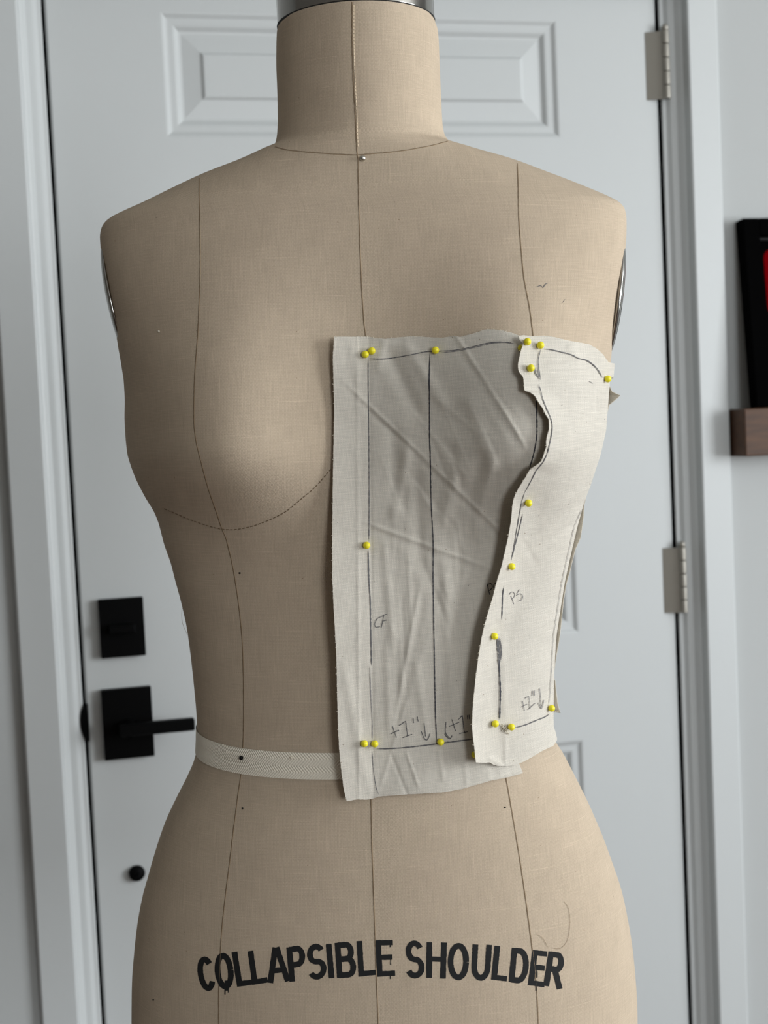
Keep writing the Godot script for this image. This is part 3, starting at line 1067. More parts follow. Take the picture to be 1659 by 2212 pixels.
func make_letters(f: Node3D) -> void:
	# each letter between its four corners as measured: top left, top right, bottom left, bottom right
	var spots := [["C", 423, 2071, 456, 2063, 437, 2145, 468, 2135], ["O", 461, 2062, 498, 2055, 470, 2141, 508, 2133], ["L", 502, 2057, 536, 2050, 514, 2131.5, 547, 2127], ["L", 537, 2055, 568, 2048, 547, 2127.5, 579, 2122], ["A", 583, 2048, 609, 2045, 578, 2124, 628, 2119], ["P", 620, 2047, 656, 2041, 627, 2121, 661, 2117], ["S", 662, 2042, 700, 2036, 667, 2119, 706, 2112], ["I", 704, 2040, 716, 2038, 710, 2113.5, 723, 2112], ["B", 724, 2037, 763, 2033, 729, 2113, 770, 2110], ["L", 772, 2033, 806, 2030, 776, 2110, 812, 2106], ["E", 811, 2031, 850, 2030, 816, 2110, 854, 2108], ["S", 876, 2031, 914, 2032, 877, 2114, 917, 2113], ["H", 922, 2035, 965, 2036, 922, 2112, 962, 2114], ["O", 968, 2036, 1014, 2038, 967, 2116, 1012, 2119], ["U", 1022, 2040, 1062, 2041, 1018, 2116, 1057, 2120], ["L", 1071, 2043, 1098, 2045, 1063, 2116, 1095, 2120], ["D", 1107, 2047, 1144, 2051, 1100, 2121, 1138, 2126], ["E", 1152, 2052, 1184, 2055, 1142, 2128, 1176, 2133], ["R", 1187, 2055, 1219, 2059, 1175, 2129, 1213, 2137]]
	for s in spots:
		var tl := Vector2(s[1], s[2])
		var tr := Vector2(s[3], s[4])
		var bl := Vector2(s[5], s[6])
		var br := Vector2(s[7], s[8])
		var hw := 6.2
		var st := SurfaceTool.new()
		st.begin(Mesh.PRIMITIVE_TRIANGLES)
		var sheet := 0.00016
		for stroke in glyph(s[0]):
			var line := []
			for v in stroke:
				line.append(tl.lerp(tr, v.x).lerp(bl.lerp(br, v.x), v.y))
			var rs := PackedVector2Array()
			if line.size() == 2:
				var n := maxi(2, int(line[0].distance_to(line[1]) / 4.0))
				for i in n + 1:
					rs.append(line[0].lerp(line[1], float(i) / n))
			else:
				rs = resample(line, 3.0)
			sheet += 0.00001
			var horizontal: bool = line.size() == 2 and absf(line[0].y - line[1].y) < absf(line[0].x - line[1].x)
			st.append_from(ribbon(rs, hw * (0.92 if horizontal else 1.0), on_body(sheet), 0.055), 0, Transform3D.IDENTITY)
		# paint that ran
		if s[0] == "O" and s[1] < 500:
			for dx in [[486, 2128, 2148, 1.4], [493, 2128, 2144, 1.2], [489, 2118, 2140, 4.0]]:
				st.append_from(ribbon(PackedVector2Array([Vector2(dx[0], dx[1]), Vector2(dx[0], (dx[1] + dx[2]) / 2), Vector2(dx[0], dx[2])]), dx[3], on_body(0.0002), 0.25), 0, Transform3D.IDENTITY)
		if s[0] == "E":
			var ox: float = 843.0 if s[1] < 900 else 1158.0
			for dx in [[0, 2032, 2046], [1, 2070, 2084], [0, 2098, 2115]] if s[1] < 900 else [[0, 2118, 2140], [-4, 2056, 2070], [2, 2094, 2112]]:
				st.append_from(ribbon(PackedVector2Array([Vector2(ox + dx[0], dx[1]), Vector2(ox + dx[0], (dx[1] + dx[2]) / 2), Vector2(ox + dx[0], dx[2])]), 1.3, on_body(0.0002), 0.3), 0, Transform3D.IDENTITY)
		obj("printed_letter", st.commit(), M.ink, f)


func make_tape() -> void:
	var yt0 := (eye_l + ray_l(427, 1567) * (eye_l.z - 0.006)).y
	var yb0 := (eye_l + ray_l(427, 1618) * (eye_l.z - 0.006)).y
	var yt1 := hit(735, 1626).y
	var yb1 := hit(735, 1683.5).y
	var w := 241
	var p := PackedVector3Array()
	var uv := PackedVector2Array()
	var base := form * Vector3(tab[int((1.16 - Y0) * PER) * 5], yb0, 0)
	var shift := form.affine_inverse() * base
	for r in 5:
		for c in w:
			var th := -PI / 2 - TAU * c / (w - 1)
			var s := maxf(0.0, sin(th))
			var g := pow(s, 1.1)
			var yt := lerpf(yt0, yt1, g)
			var yb := lerpf(yb0, yb1, g)
			var y := lerpf(yt, yb, r / 4.0)
			var b := body_at(th, y)
			var e := body_at(th + 0.02, y) - body_at(th - 0.02, y)
			var n := Vector3(-e.z, 0, e.x).normalized() * -1.0
			if n.dot(Vector3(b.x - shift.x, 0, b.z)) < 0:
				n = -n
			p.append(b + n * (0.0011 if r > 0 and r < 4 else 0.0008) - shift)
			uv.append(Vector2(c * 0.2, r / 4.0))
	var t := thing("twill_tape", Transform3D(form.basis, base), "pale twill tape tied round the waist of the dress form, tucked under the muslin", "tape")
	obj("band", grid_mesh(p, w, 5, uv, true), M.tape, t)
	for v in [[521, 1637, 0.0016, true], [629, 1637, 0.0009, false]]:
		var sm := SphereMesh.new()
		sm.radius = v[2]
		sm.height = v[2] * 2
		sm.radial_segments = 16
		sm.rings = 8
		var pos := surf(v[0], v[1], 0.0016)
		var pn := thing("tack_pin", Transform3D(form.basis, form * pos), "dark round-headed pin holding the waist tape on the princess seam" if v[3] else "tiny pale pin head in the waist tape right of the dark pin", "pin")
		obj("head", sm, M.tack if v[3] else M.thread, pn)
		obj("shaft", tube(PackedVector3Array([Vector3.ZERO, Vector3(0, 0.0005, -0.006)]), 0.0003, 6), M.steel, pn)


# ---------------------------------------------------------------- muslin
func sheet(p: PackedVector3Array, w: int, h: int, thick: float, inner_n: bool) -> ArrayMesh:
	# cloth with two faces and an edge; uv in metres along the grain
	var uv := PackedVector2Array()
	for v in p:
		uv.append(Vector2(v.x, -v.y))
	var front := grid_mesh(p, w, h, uv)
	var arr := front.surface_get_arrays(0)
	var n: PackedVector3Array = arr[Mesh.ARRAY_NORMAL]
	var v2 := PackedVector3Array()
	for i in p.size():
		v2.append(p[i] - n[i] * thick)
	var st := SurfaceTool.new()
	st.create_from(front, 0)
	var back := PackedVector3Array()
	var buv := PackedVector2Array()
	for r in h:
		for c in w:
			back.append(v2[r * w + (w - 1 - c)])
			buv.append(uv[r * w + (w - 1 - c)])
	st.append_from(grid_mesh(back, w, h, buv), 0, Transform3D.IDENTITY)
	var rim := []
	for c in w:
		rim.append(c)
	for r in range(1, h):
		rim.append(r * w + w - 1)
	for c in range(w - 2, -1, -1):
		rim.append((h - 1) * w + c)
	for r in range(h - 2, -1, -1):
		rim.append(r * w)
	var ep := PackedVector3Array()
	var eu := PackedVector2Array()
	for k in 2:
		for i in rim:
			ep.append(v2[i] if k == 0 else p[i])
			eu.append(uv[i])
	st.append_from(grid_mesh(ep, rim.size(), 2, eu), 0, Transform3D.IDENTITY)
	return st.commit()


func at_length(line: PackedVector2Array, t: float) -> Vector2:
	var k := clampf(t, 0, 1) * (line.size() - 1)
	var i := mini(int(k), line.size() - 2)
	return line[i].lerp(line[i + 1], k - i)


func even(a: Array, n: int, fray := 0.0) -> PackedVector2Array:
	# n + 1 points at even distance along the outline, a little ragged
	var c := Curve2D.new()
	for v in a:
		c.add_point(v)
	c.bake_interval = 0.5
	var out := PackedVector2Array()
	for i in n + 1:
		var q := c.sample_baked(c.get_baked_length() * i / n)
		if fray > 0 and i > 0 and i < n:
			q += Vector2(rng.randf_range(-fray, fray), rng.randf_range(-fray, fray))
		out.append(q)
	return out


func coons(top: PackedVector2Array, bottom: PackedVector2Array, left: PackedVector2Array, right: PackedVector2Array, w: int, h: int) -> PackedVector2Array:
	var out := PackedVector2Array()
	for r in h:
		var v := float(r) / (h - 1)
		for c in w:
			var u := float(c) / (w - 1)
			var a := top[c].lerp(bottom[c], v)
			var b := left[r].lerp(right[r], u)
			var k := top[0].lerp(top[w - 1], u).lerp(bottom[0].lerp(bottom[w - 1], u), v)
			out.append(a + b - k)
	return out


# folds and creases: x0 y0 x1 y1 in pixels, half width in pixels, height in mm
var folds := []


func local_xy(px: float, py: float) -> Vector2:
	var p := eye_l + ray_l(px, py) * (eye_l.z - 0.1)
	return Vector2(p.x, p.y)


func crease(x: float, y: float, list: Array) -> float:
	var sum := 0.0
	var q := Vector2(x, y)
	for f in list:
		var a: Vector2 = f[0]
		var ab: Vector2 = f[1]
		var t: float = (q - a).dot(ab) / f[4]
		if t < -0.15 or t > 1.15:
			continue
		var dd: float = ((q - a) - ab * t).length_squared() / f[2]
		if dd > 9.0:
			continue
		var e := smoothstep(-0.15, 0.12, t) * (1.0 - smoothstep(0.88, 1.15, t))
		sum += f[3] * exp(-dd) * e
	return sum


func to_folds(list: Array) -> Array:
	var out := []
	for f in list:
		var a := local_xy(f[0], f[1])
		var b := local_xy(f[2], f[3])
		var wd: float = f[4] * 0.000305
		out.append([a, b - a, wd * wd, f[5] * (0.0016 if f[4] >= 10 else 0.001), (b - a).length_squared()])
	return out


func make_field() -> void:
	# the hang of the front panel: pinned down the centre front and the princess line, free between
	folds = to_folds([
		[770, 850, 1105, 1170, 5, 0.75], [770, 862, 1105, 1184, 9, -0.5], [985, 728, 1125, 960, 5, 0.7], [978, 740, 1112, 965, 9, -0.35],
		[800, 1135, 1060, 1232, 5, 0.55], [800, 1147, 1050, 1244, 8, -0.3], [905, 1290, 858, 1540, 5, 0.55], [918, 1290, 872, 1540, 8, -0.3],
		[880, 1640, 905, 1712, 4, 0.4], [868, 1290, 878, 1500, 6, -0.4], [830, 1180, 850, 1400, 10, 0.5], [840, 760, 905, 900, 16, -1.3],
		[880, 750, 960, 880, 14, 0.9], [850, 930, 862, 1090, 16, -1.5], [882, 960, 850, 1120, 12, 1.0], [900, 1000, 905, 1230, 14, -0.7],
		[990, 1000, 960, 1130, 16, 1.2], [1040, 980, 1010, 1090, 14, -1.0], [1010, 860, 1060, 1010, 16, 0.9], [970, 960, 1000, 1060, 10, -0.8],
		[1060, 1000, 1030, 1160, 12, 0.9], [960, 1200, 985, 1560, 12, 0.7], [1000, 1180, 990, 1500, 14, -0.7], [835, 1400, 840, 1590, 8, 0.45],
		[858, 1400, 862, 1590, 8, -0.4], [900, 1440, 925, 1600, 10, 0.35], [745, 1450, 790, 1700, 12, 0.5], [760, 740, 785, 900, 12, 0.4],
		[772, 730, 775, 1730, 4, 0.45], [797, 770, 806, 1720, 4, -0.35], [950, 1630, 960, 1700, 6, 0.4], [960, 1300, 1060, 1200, 20, 0.6], [830, 735, 815, 800, 8, 0.5]])
	var more := []
	rng.seed = 91
	for i in 70:
		var ax := rng.randf_range(815, 1090)
		var ay := rng.randf_range(760, 1690)
		var ang := rng.randf_range(1.05, 2.0) if ay > 1150 else rng.randf_range(0.6, 1.9)
		var len := rng.randf_range(50, 190)
		more.append([ax, ay, ax + cos(ang) * len, ay + sin(ang) * len, rng.randf_range(4, 9), rng.randf_range(-0.34, 0.34)])
	folds.append_array(to_folds(more))
	pgw = int(0.225 / PGS)
	pgh = int(0.40 / PGS)
	pg.resize(pgw * pgh)
	var xc0 := local_xy(795, 740)
	var xc1 := local_xy(806, 1720)
	var pr := [local_xy(1158, 740), local_xy(1160, 930), local_xy(1150, 1000), local_xy(1125, 1085), local_xy(1102, 1210), local_xy(1084, 1300), local_xy(1078, 1450), local_xy(1080, 1560), local_xy(1090, 1700)]
	var px := PackedFloat64Array()
	var py := PackedFloat64Array()
	for i in range(pr.size() - 1, -1, -1):
		py.append(pr[i].y)
		px.append(pr[i].x)
	# the centre front line hangs straight from pin to pin over the hollow between the busts
	var wav := FastNoiseLite.new()
	wav.seed = 3
	wav.frequency = 55.0
	wav.fractal_octaves = 2
	for j in pgh:
		var y := PGY0 + j * PGS
		var xc := lerpf(xc1.x, xc0.x, clampf((y - xc1.y) / (xc0.y - xc1.y), -0.2, 1.2))
		var xp := pchip(py, px, y)
		var zc := maxf(zf(xc, y) + 0.0028, 0.086 + 0.005 * smoothstep(1.20, 1.30, y) - 0.010 * smoothstep(1.43, 1.49, y))
		var zp := zf(xp, y) + 0.0012
		for i in pgw:
			var x := PGX0 + i * PGS
			var b := zf(x, y) + 0.0026
			var ch := zc
			if x > xc:
				var t := (x - xc) / maxf(0.02, xp - xc)
				ch = lerpf(zc, zp, minf(t, 1.0)) - 0.002 * sin(PI * minf(t, 1.0))
				if t > 1.0:
					ch = b - 0.003
			else:
				ch = zc + (xc - x) * 0.34
			var k := 0.0025
			var hh := clampf(0.5 + 0.5 * (ch - b) / k, 0.0, 1.0)
			var z := lerpf(b, ch, hh) + k * hh * (1.0 - hh)
			var cr := crease(x, y, folds) + 0.00022 * wav.get_noise_2d(x, y * 0.5)
			pg[j * pgw + i] = maxf(z + cr, b - 0.0022)


func zpan(x: float, y: float) -> float:
	var u := clampf((x - PGX0) / PGS, 0.0, pgw - 1.001)
	var v := clampf((y - PGY0) / PGS, 0.0, pgh - 1.001)
	var i := int(u)
	var j := int(v)
	u -= i
	v -= j
	var k := j * pgw + i
	return lerpf(lerpf(pg[k], pg[k + 1], u), lerpf(pg[k + pgw], pg[k + pgw + 1], u), v)


func on_front(px: float, py: float, off := 0.0) -> Vector3:
	var d := ray_l(px, py)
	var z := 0.1
	var p := eye_l
	for it in 14:
		p = eye_l + d * (eye_l.z - z)
		var q := zpan(p.x, p.y)
		if absf(q - z) < 0.00003:
			z = q
			break
		z = lerpf(z, q, 0.85)
	return eye_l + d * (eye_l.z - z - off)


func front_lift(shift: Vector3, off := 0.00035) -> Callable:
	return func(x: float, y: float) -> Vector3: return on_front(x, y, off) - shift


func draw_line(parent: Node3D, called: String, flat: Array, half: float, m: Material, lift: Callable, jitter := 0.35) -> void:
	var a := pts(flat)
	obj(called, ribbon(resample(a, 3.5), half * 0.85, lift, jitter, true), m, parent)


func write(parent: Node3D, called: String, strokes: Array, half: float, m: Material, lift: Callable, at: Vector2, scale: float) -> void:
	# handwriting: each stroke its own polyline, in the crop's pixels
	var st := SurfaceTool.new()
	st.begin(Mesh.PRIMITIVE_TRIANGLES)
	for s in strokes:
		var a := []
		for i in range(0, s.size(), 2):
			a.append(at + Vector2(s[i], s[i + 1]) / scale)
		st.append_from(ribbon(resample(a, 1.8), half, lift, 0.3), 0, Transform3D.IDENTITY)
	obj(called, st.commit(), m, parent)


func fray(parent: Node3D, edge: PackedVector2Array, lift: Callable, every: int, longest: float) -> void:
	# loose threads along a raw edge
	var st := SurfaceTool.new()
	st.begin(Mesh.PRIMITIVE_TRIANGLES)
	for i in range(2, edge.size() - 2, every):
		if rng.randf() < 0.4:
			continue
		var t := (edge[i + 1] - edge[i - 1]).normalized()
		var out := Vector2(t.y, -t.x) if rng.randf() < 2 else t
		var l := rng.randf_range(1.0, longest)
		var a := edge[i] - out * 1.5
		var b := edge[i] + out * l * 0.5 + t * rng.randf_range(-1, 1)
		var c := edge[i] + out * l + t * rng.randf_range(-2.5, 2.5)
		st.append_from(tube(PackedVector3Array([lift.call(a.x, a.y), lift.call(b.x, b.y), lift.call(c.x, c.y)]), 0.00016, 4, 0.5), 0, Transform3D.IDENTITY)
	var o := obj("frayed_threads", st.commit(), M.thread, parent)
	o.set_meta("kind", "stuff")


func make_front_panel() -> void:
	make_field()
	var w := 181
	var h := 371
	var top := even(pts([722, 727, 745, 727, 772, 727, 795.5, 727, 814, 730.5, 832.6, 732, 859, 728.5, 893, 726, 923, 728, 954, 730, 982, 725, 994, 728, 1012, 723, 1030, 718, 1042, 713, 1054, 711, 1082, 713, 1110, 720, 1121, 725, 1150, 731, 1190, 738]), w - 1, 0.35)
	var bottom := even(pts([748.6, 1731, 771, 1727, 790, 1727.5, 799, 1727, 808, 1724, 819, 1720.5, 875, 1716.5, 920, 1714, 954, 1712, 998, 1704.5, 1058, 1687, 1098, 1679, 1130, 1670]), w - 1, 0.35)
	var left := even(pts([722, 727, 719, 770, 720, 809, 722, 889, 720.5, 960, 719, 1048, 718, 1150, 718, 1247, 720, 1299, 726.6, 1420, 729, 1530, 730.5, 1577, 733, 1624, 738, 1671, 742, 1702, 748.6, 1731]), h - 1, 0.3)
	var right := even(pts([1190, 738, 1200, 860, 1200, 940, 1188, 1010, 1165, 1090, 1140, 1180, 1122, 1270, 1112, 1400, 1110, 1540, 1116, 1600, 1121, 1648, 1130, 1670]), h - 1)
	var g := coons(top, bottom, left, right, w, h)
	var base := form * Vector3(0.05, 1.12, 0.09)
	var shift := form.affine_inverse() * base
	var p := PackedVector3Array()
	for q in g:
		p.append(on_front(q.x, q.y) - shift)
	var t := thing("front_muslin_panel", Transform3D(form.basis, base), "creased unbleached muslin centre-front panel pinned to the dress form, with a ruled middle line", "fabric panel", "muslin bodice panels on the dress form")
	obj("cloth", sheet(p, w, h, 0.0004, true), M.muslin, t)
	var lf := front_lift(shift)
	draw_line(t, "pencil_line", [795.5, 776, 795.5, 833, 796.5, 900, 797, 960, 797.5, 1088, 797, 1170], 0.9, M.pencil, lf)
	draw_line(t, "pencil_line", [795.5, 1188, 797, 1250, 800, 1299, 801.4, 1379, 802.6, 1438], 1.3, M.pencil, lf)
	draw_line(t, "pencil_line", [799, 1440, 801, 1500, 804, 1558, 804, 1600], 0.8, M.pencil_faint, lf)
	draw_line(t, "pencil_line", [804, 1624, 806.6, 1664, 812, 1699, 817.6, 1716], 0.8, M.pencil, lf)
	draw_line(t, "pencil_line", [928.7, 763, 927.5, 817, 928, 944, 930, 1008, 931.5, 1088, 935.5, 1167, 935.5, 1247, 936.7, 1319, 938.7, 1438, 940.6, 1538, 943.4, 1601], 1.25, M.pencil_dark, lf)
	draw_line(t, "pencil_line", [928, 775, 926.5, 817, 926, 840], 1.1, M.pencil_dark, lf)
	draw_line(t, "pencil_line", [929, 955, 930, 1008, 930.5, 1040], 1.1, M.pencil_dark, lf)
	draw_line(t, "pencil_line", [797.5, 774.7, 827, 775.5, 859, 771.5, 891, 765.6, 922, 759.6, 978, 757, 1018, 749.7, 1050, 741.7, 1082, 738.5, 1113, 742.5], 1.0, M.pencil, lf)
	draw_line(t, "pencil_line", [954, 761.6, 990, 758, 1030, 749, 1066, 741, 1100, 739], 0.8, M.pencil_faint, lf)
	draw_line(t, "pencil_line", [813, 1618, 867, 1615.7, 922, 1609.7, 958, 1605, 1026, 1596], 1.5, M.pencil, lf)
	draw_line(t, "pencil_line", [1158, 845, 1159, 879, 1160, 908, 1160, 937, 1157, 961, 1153, 980.5, 1147.5, 1000, 1143, 1014], 1.4, M.pencil_dark, lf)
	write(t, "handwriting", [[307, 334, 290, 343, 276, 368, 281, 388, 303, 386], [324, 327, 318, 360, 310, 394], [312, 333, 326, 324, 343, 317], [317, 358, 339, 350]], 0.75, M.pencil, lf, Vector2(700, 1200), 2.514)
	write(t, "handwriting", [[315, 1190, 325, 1260, 345, 1332], [308, 1215, 345, 1188, 372, 1205, 372, 1245, 340, 1278, 330, 1275], [430, 1182, 400, 1196, 392, 1230, 400, 1245, 412, 1282]], 0.8, M.pencil_dark, lf, Vector2(1000, 1060), 5.925)
	write(t, "handwriting", [[945, 950, 970, 1030, 1000, 1105], [920, 1055, 1035, 1003], [1035, 940, 1125, 880], [1125, 880, 1150, 1082], [1085, 1107, 1215, 1060], [1228, 838, 1235, 905], [1285, 815, 1297, 885], [1380, 905, 1400, 1090], [1340, 1018, 1372, 1100, 1410, 1140, 1440, 1112, 1460, 1050]], 0.8, M.pencil, lf, Vector2(700, 1420), 6.38)
	write(t, "handwriting", [[130, 775, 124, 900, 180, 972], [113, 913, 140, 950, 177, 975, 202, 935], [200, 740, 245, 882], [165, 826, 287, 775], [275, 745, 325, 695], [325, 695, 350, 900], [290, 912, 387, 888], [385, 690, 388, 740], [405, 685, 408, 740]], 0.8, M.pencil, lf, Vector2(940, 1420), 5.53)
	# left edge: threads stick out to the left; top and bottom likewise
	var lrev := left.duplicate()
	lrev.reverse()
	fray(t, lrev, lf, 5, 3.0)
	fray(t, top, lf, 5, 3.0)


func side_gap(px: float, py: float, edge_x: float) -> float:
	# how far the side panel stands off the body: lifts towards its free raw edge
	var k := clampf((px - edge_x) / 62.0, 0.0, 1.0)
	var lift := (1.0 - k) * (1.0 - k)
	var low := smoothstep(1020, 1150, py)
	return 0.0036 + lift * lerpf(0.0065, 0.0125, low)


func make_side_panel() -> void:
	var w := 111
	var h := 321
	var left_pts := pts([1121, 725, 1122, 734, 1131, 741, 1124, 762, 1119, 788, 1120, 801, 1131, 815, 1133, 843, 1147, 848, 1156, 855, 1159, 860, 1165, 871, 1172.5, 881, 1180, 897, 1186, 906, 1186.5, 927, 1182, 943, 1180, 956, 1181, 964, 1174.5, 983, 1170.6, 995, 1165, 1001, 1156, 1007.5, 1145.5, 1014, 1138, 1027, 1128, 1043, 1118.6, 1058, 1110, 1077, 1107, 1094, 1104, 1127, 1098, 1161, 1084, 1222, 1072.6, 1259, 1064, 1293, 1056, 1318, 1047, 1350, 1040, 1381, 1033.5, 1420, 1028.6, 1456, 1024, 1501, 1021, 1537, 1020, 1574, 1023, 1601, 1026, 1624, 1028, 1647])
	var left := even(left_pts, h - 1, 0.25)
	var top := even(pts([1121, 725, 1131, 724, 1151, 726, 1175, 725, 1198, 728, 1225, 735, 1249, 739, 1274, 744, 1291, 754, 1304, 767, 1315, 783]), w - 1, 0.3)
	var bottom := even(pts([1028, 1647, 1041, 1648, 1057, 1647, 1066.6, 1652, 1077, 1655, 1095, 1655, 1112, 1653, 1130, 1646, 1148, 1636, 1168, 1624, 1184, 1616, 1195, 1611]), w - 1, 0.3)
	var right := even(pts([1315, 783, 1317, 830, 1314, 872, 1309.5, 929, 1297.5, 982, 1275.5, 1050, 1262, 1085, 1247, 1139, 1234, 1195, 1220, 1259, 1210, 1322, 1202, 1375, 1199, 1420, 1197, 1456, 1196, 1540, 1196, 1580, 1195, 1611]), h - 1)
	var g := coons(top, bottom, left, right, w, h)
	var sf := to_folds([[1110, 1210, 1245, 1068, 8, 0.5], [1150, 1190, 1250, 1122, 7, -0.5], [1105, 1190, 1135, 1160, 6, 0.4], [1125, 1160, 1160, 1225, 8, -0.4], [1075, 1340, 1078, 1366, 8, -0.6], [1068, 1380, 1064, 1540, 9, -0.6], [1088, 1380, 1090, 1545, 8, 0.5], [1092, 1590, 1092, 1655, 5, 0.5], [1055, 1635, 1085, 1655, 6, 0.9], [1140, 790, 1150, 830, 8, 0.4], [1230, 745, 1250, 780, 10, 0.5]])
	var base := form * Vector3(0.1, 1.165, 0.05)
	var shift := form.affine_inverse() * base
	var wrap := 16
	var ww := w + wrap
	var p := PackedVector3Array()
	p.resize(ww * h)
	var ends := []
	for r in h:
		for c in w:
			var q := g[r * w + c]
			var gap := side_gap(q.x, q.y, left[r].x) + crease((eye_l + ray_l(q.x, q.y) * (eye_l.z - 0.1)).x, (eye_l + ray_l(q.x, q.y) * (eye_l.z - 0.1)).y, sf)
			p[r * ww + c] = surf(q.x, q.y, maxf(gap, 0.0022)) - shift
		var b := hit(g[r * w + w - 1].x, g[r * w + w - 1].y)
		ends.append(angle_of(b))
	for r in h:
		var e := p[r * ww + w - 1] + shift
		for c in wrap:
			# round the side of the body, a seam's width behind
			var th: float = maxf(ends[r], 0.02) - (c + 1) * 0.028
			var b := body_at(th, e.y)
			var ux := body_at(th + 0.02, e.y) - body_at(th - 0.02, e.y)
			var n := Vector3(-ux.z, 0, ux.x).normalized()
			if n.x < 0:
				n = -n
			var target := b + n * 0.0029
			p[r * ww + w + c] = e.lerp(target, 1.0) - shift if c > 1 else e.lerp(body_at(th, e.y) + n * 0.0029, (c + 1) / 3.0) - shift
	var t := thing("side_muslin_panel", Transform3D(form.basis, base), "pale muslin side-front panel with a cut wavy edge, pinned over the centre panel", "fabric panel", "muslin bodice panels on the dress form")
	obj("cloth", sheet(p, ww, h, 0.0004, true), M.muslin, t)
	var edge_of := func(py: float) -> float:
		var best := 1e9
		var ex := 0.0
		for v in left:
			if absf(v.y - py) < best:
				best = absf(v.y - py)
				ex = v.x
		return ex
	var lf := func(x: float, y: float) -> Vector3:
		var l := eye_l + ray_l(x, y) * (eye_l.z - 0.1)
		return surf(x, y, maxf(side_gap(x, y, edge_of.call(y)) + crease(l.x, l.y, sf), 0.0022) + 0.00065) - shift
	draw_line(t, "pencil_line", [1168, 754, 1163, 776, 1163.5, 794, 1168, 821], 1.0, M.pencil, lf)
	draw_line(t, "pencil_line", [1154, 790, 1158, 808, 1168, 820], 1.1, M.pencil, lf)
	draw_line(t, "pencil_line", [1160, 792, 1163, 808, 1165, 822], 0.8, M.pencil_faint, lf)
	draw_line(t, "pencil_line", [1163.5, 830, 1168, 843, 1173, 862, 1181, 882, 1190, 903, 1193.5, 920, 1192, 937, 1189, 953, 1184, 975, 1180, 986, 1172.6, 1000, 1159, 1016, 1152, 1030, 1142, 1049, 1135, 1062], 0.95, M.pencil, lf)
	draw_line(t, "pencil_line", [1135, 1060, 1128, 1082, 1121.5, 1116, 1115, 1153, 1110, 1183, 1104.6, 1211], 0.8, M.pencil, lf)
	draw_line(t, "pencil_line", [1129.6, 1110, 1121.5, 1144, 1111, 1185, 1105.5, 1207], 1.0, M.pencil, lf)
	draw_line(t, "pencil_line", [1088.6, 1266, 1086, 1284, 1085, 1313, 1084, 1339], 1.15, M.pencil_dark, lf)
	for k in 4:
		draw_line(t, "pencil_line", [1073.0 + k * 2.6, 1374 + k * 2, 1075.5 + k * 2.6, 1410, 1077.5 + k * 2.2, 1440 - k * 5], 1.15, M.pencil, lf, 0.5)
	draw_line(t, "pencil_line", [1078, 1425, 1080, 1470, 1081, 1495, 1080, 1530, 1079, 1556], 1.9, M.pencil_dark, lf)
	draw_line(t, "pencil_line", [1176, 754, 1190, 755, 1211, 760, 1235, 766, 1250, 774, 1267, 778, 1282, 788, 1292, 799, 1302, 816], 1.1, M.pencil, lf)
	draw_line(t, "pencil_line", [1258, 1099, 1241, 1139, 1228, 1195, 1214, 1259, 1204, 1321, 1196, 1375, 1193, 1420, 1191, 1456, 1188, 1500, 1186, 1523], 0.45, M.pencil_faint, lf)
	draw_line(t, "pencil_line", [1113, 1572, 1135, 1566, 1157, 1557, 1175, 1550, 1188, 1542], 1.2, M.pencil, lf)
	write(t, "handwriting", [[612, 1345, 632, 1390, 652, 1452], [596, 1332, 610, 1305, 642, 1298, 664, 1325, 654, 1362, 625, 1388], [725, 1265, 692, 1318], [684, 1340, 735, 1318, 766, 1350, 750, 1398, 708, 1415]], 0.6, M.pencil_faint, lf, Vector2(1000, 1060), 5.925)
	write(t, "handwriting", [[1045, 520, 1070, 640], [1030, 595, 1102, 558], [1075, 490, 1120, 465], [1120, 465, 1138, 612], [1108, 626, 1200, 545], [1165, 400, 1160, 460], [1186, 395, 1187, 460], [1248, 373, 1262, 500, 1270, 612], [1234, 540, 1272, 612, 1300, 510]], 0.6, M.pencil_faint, lf, Vector2(940, 1420), 5.53)
	draw_line(t, "fleck", [1273, 824, 1278, 826, 1281, 829], 1.6, M.pencil_dark, lf)
	var lint := SurfaceTool.new()
	lint.begin(Mesh.PRIMITIVE_TRIANGLES)
	for i in 22:
		var a := Vector2(1083 + i * 0.55, 1567 + i * 0.7) + Vector2(rng.randf_range(-2, 2), rng.randf_range(-2, 2))
		var curl := PackedVector3Array()
		for k in 5:
			curl.append(lf.call(a.x, a.y) + Vector3(0, 0, 0.0006 * sin(k * 1.6) + 0.0004))
			a += Vector2(rng.randf_range(-2.2, 2.6), rng.randf_range(-2.4, 2.6))
		lint.append_from(tube(curl, 0.00022, 4), 0, Transform3D.IDENTITY)
	var snip := obj("frayed_snip", lint.commit(), M.thread, t)
	snip.set_meta("kind", "stuff")
	var lrev := left.duplicate()
	lrev.reverse()
	fray(t, lrev, lf, 5, 4.0)
	pan_n.side = lf
	pan_n.shift = shift


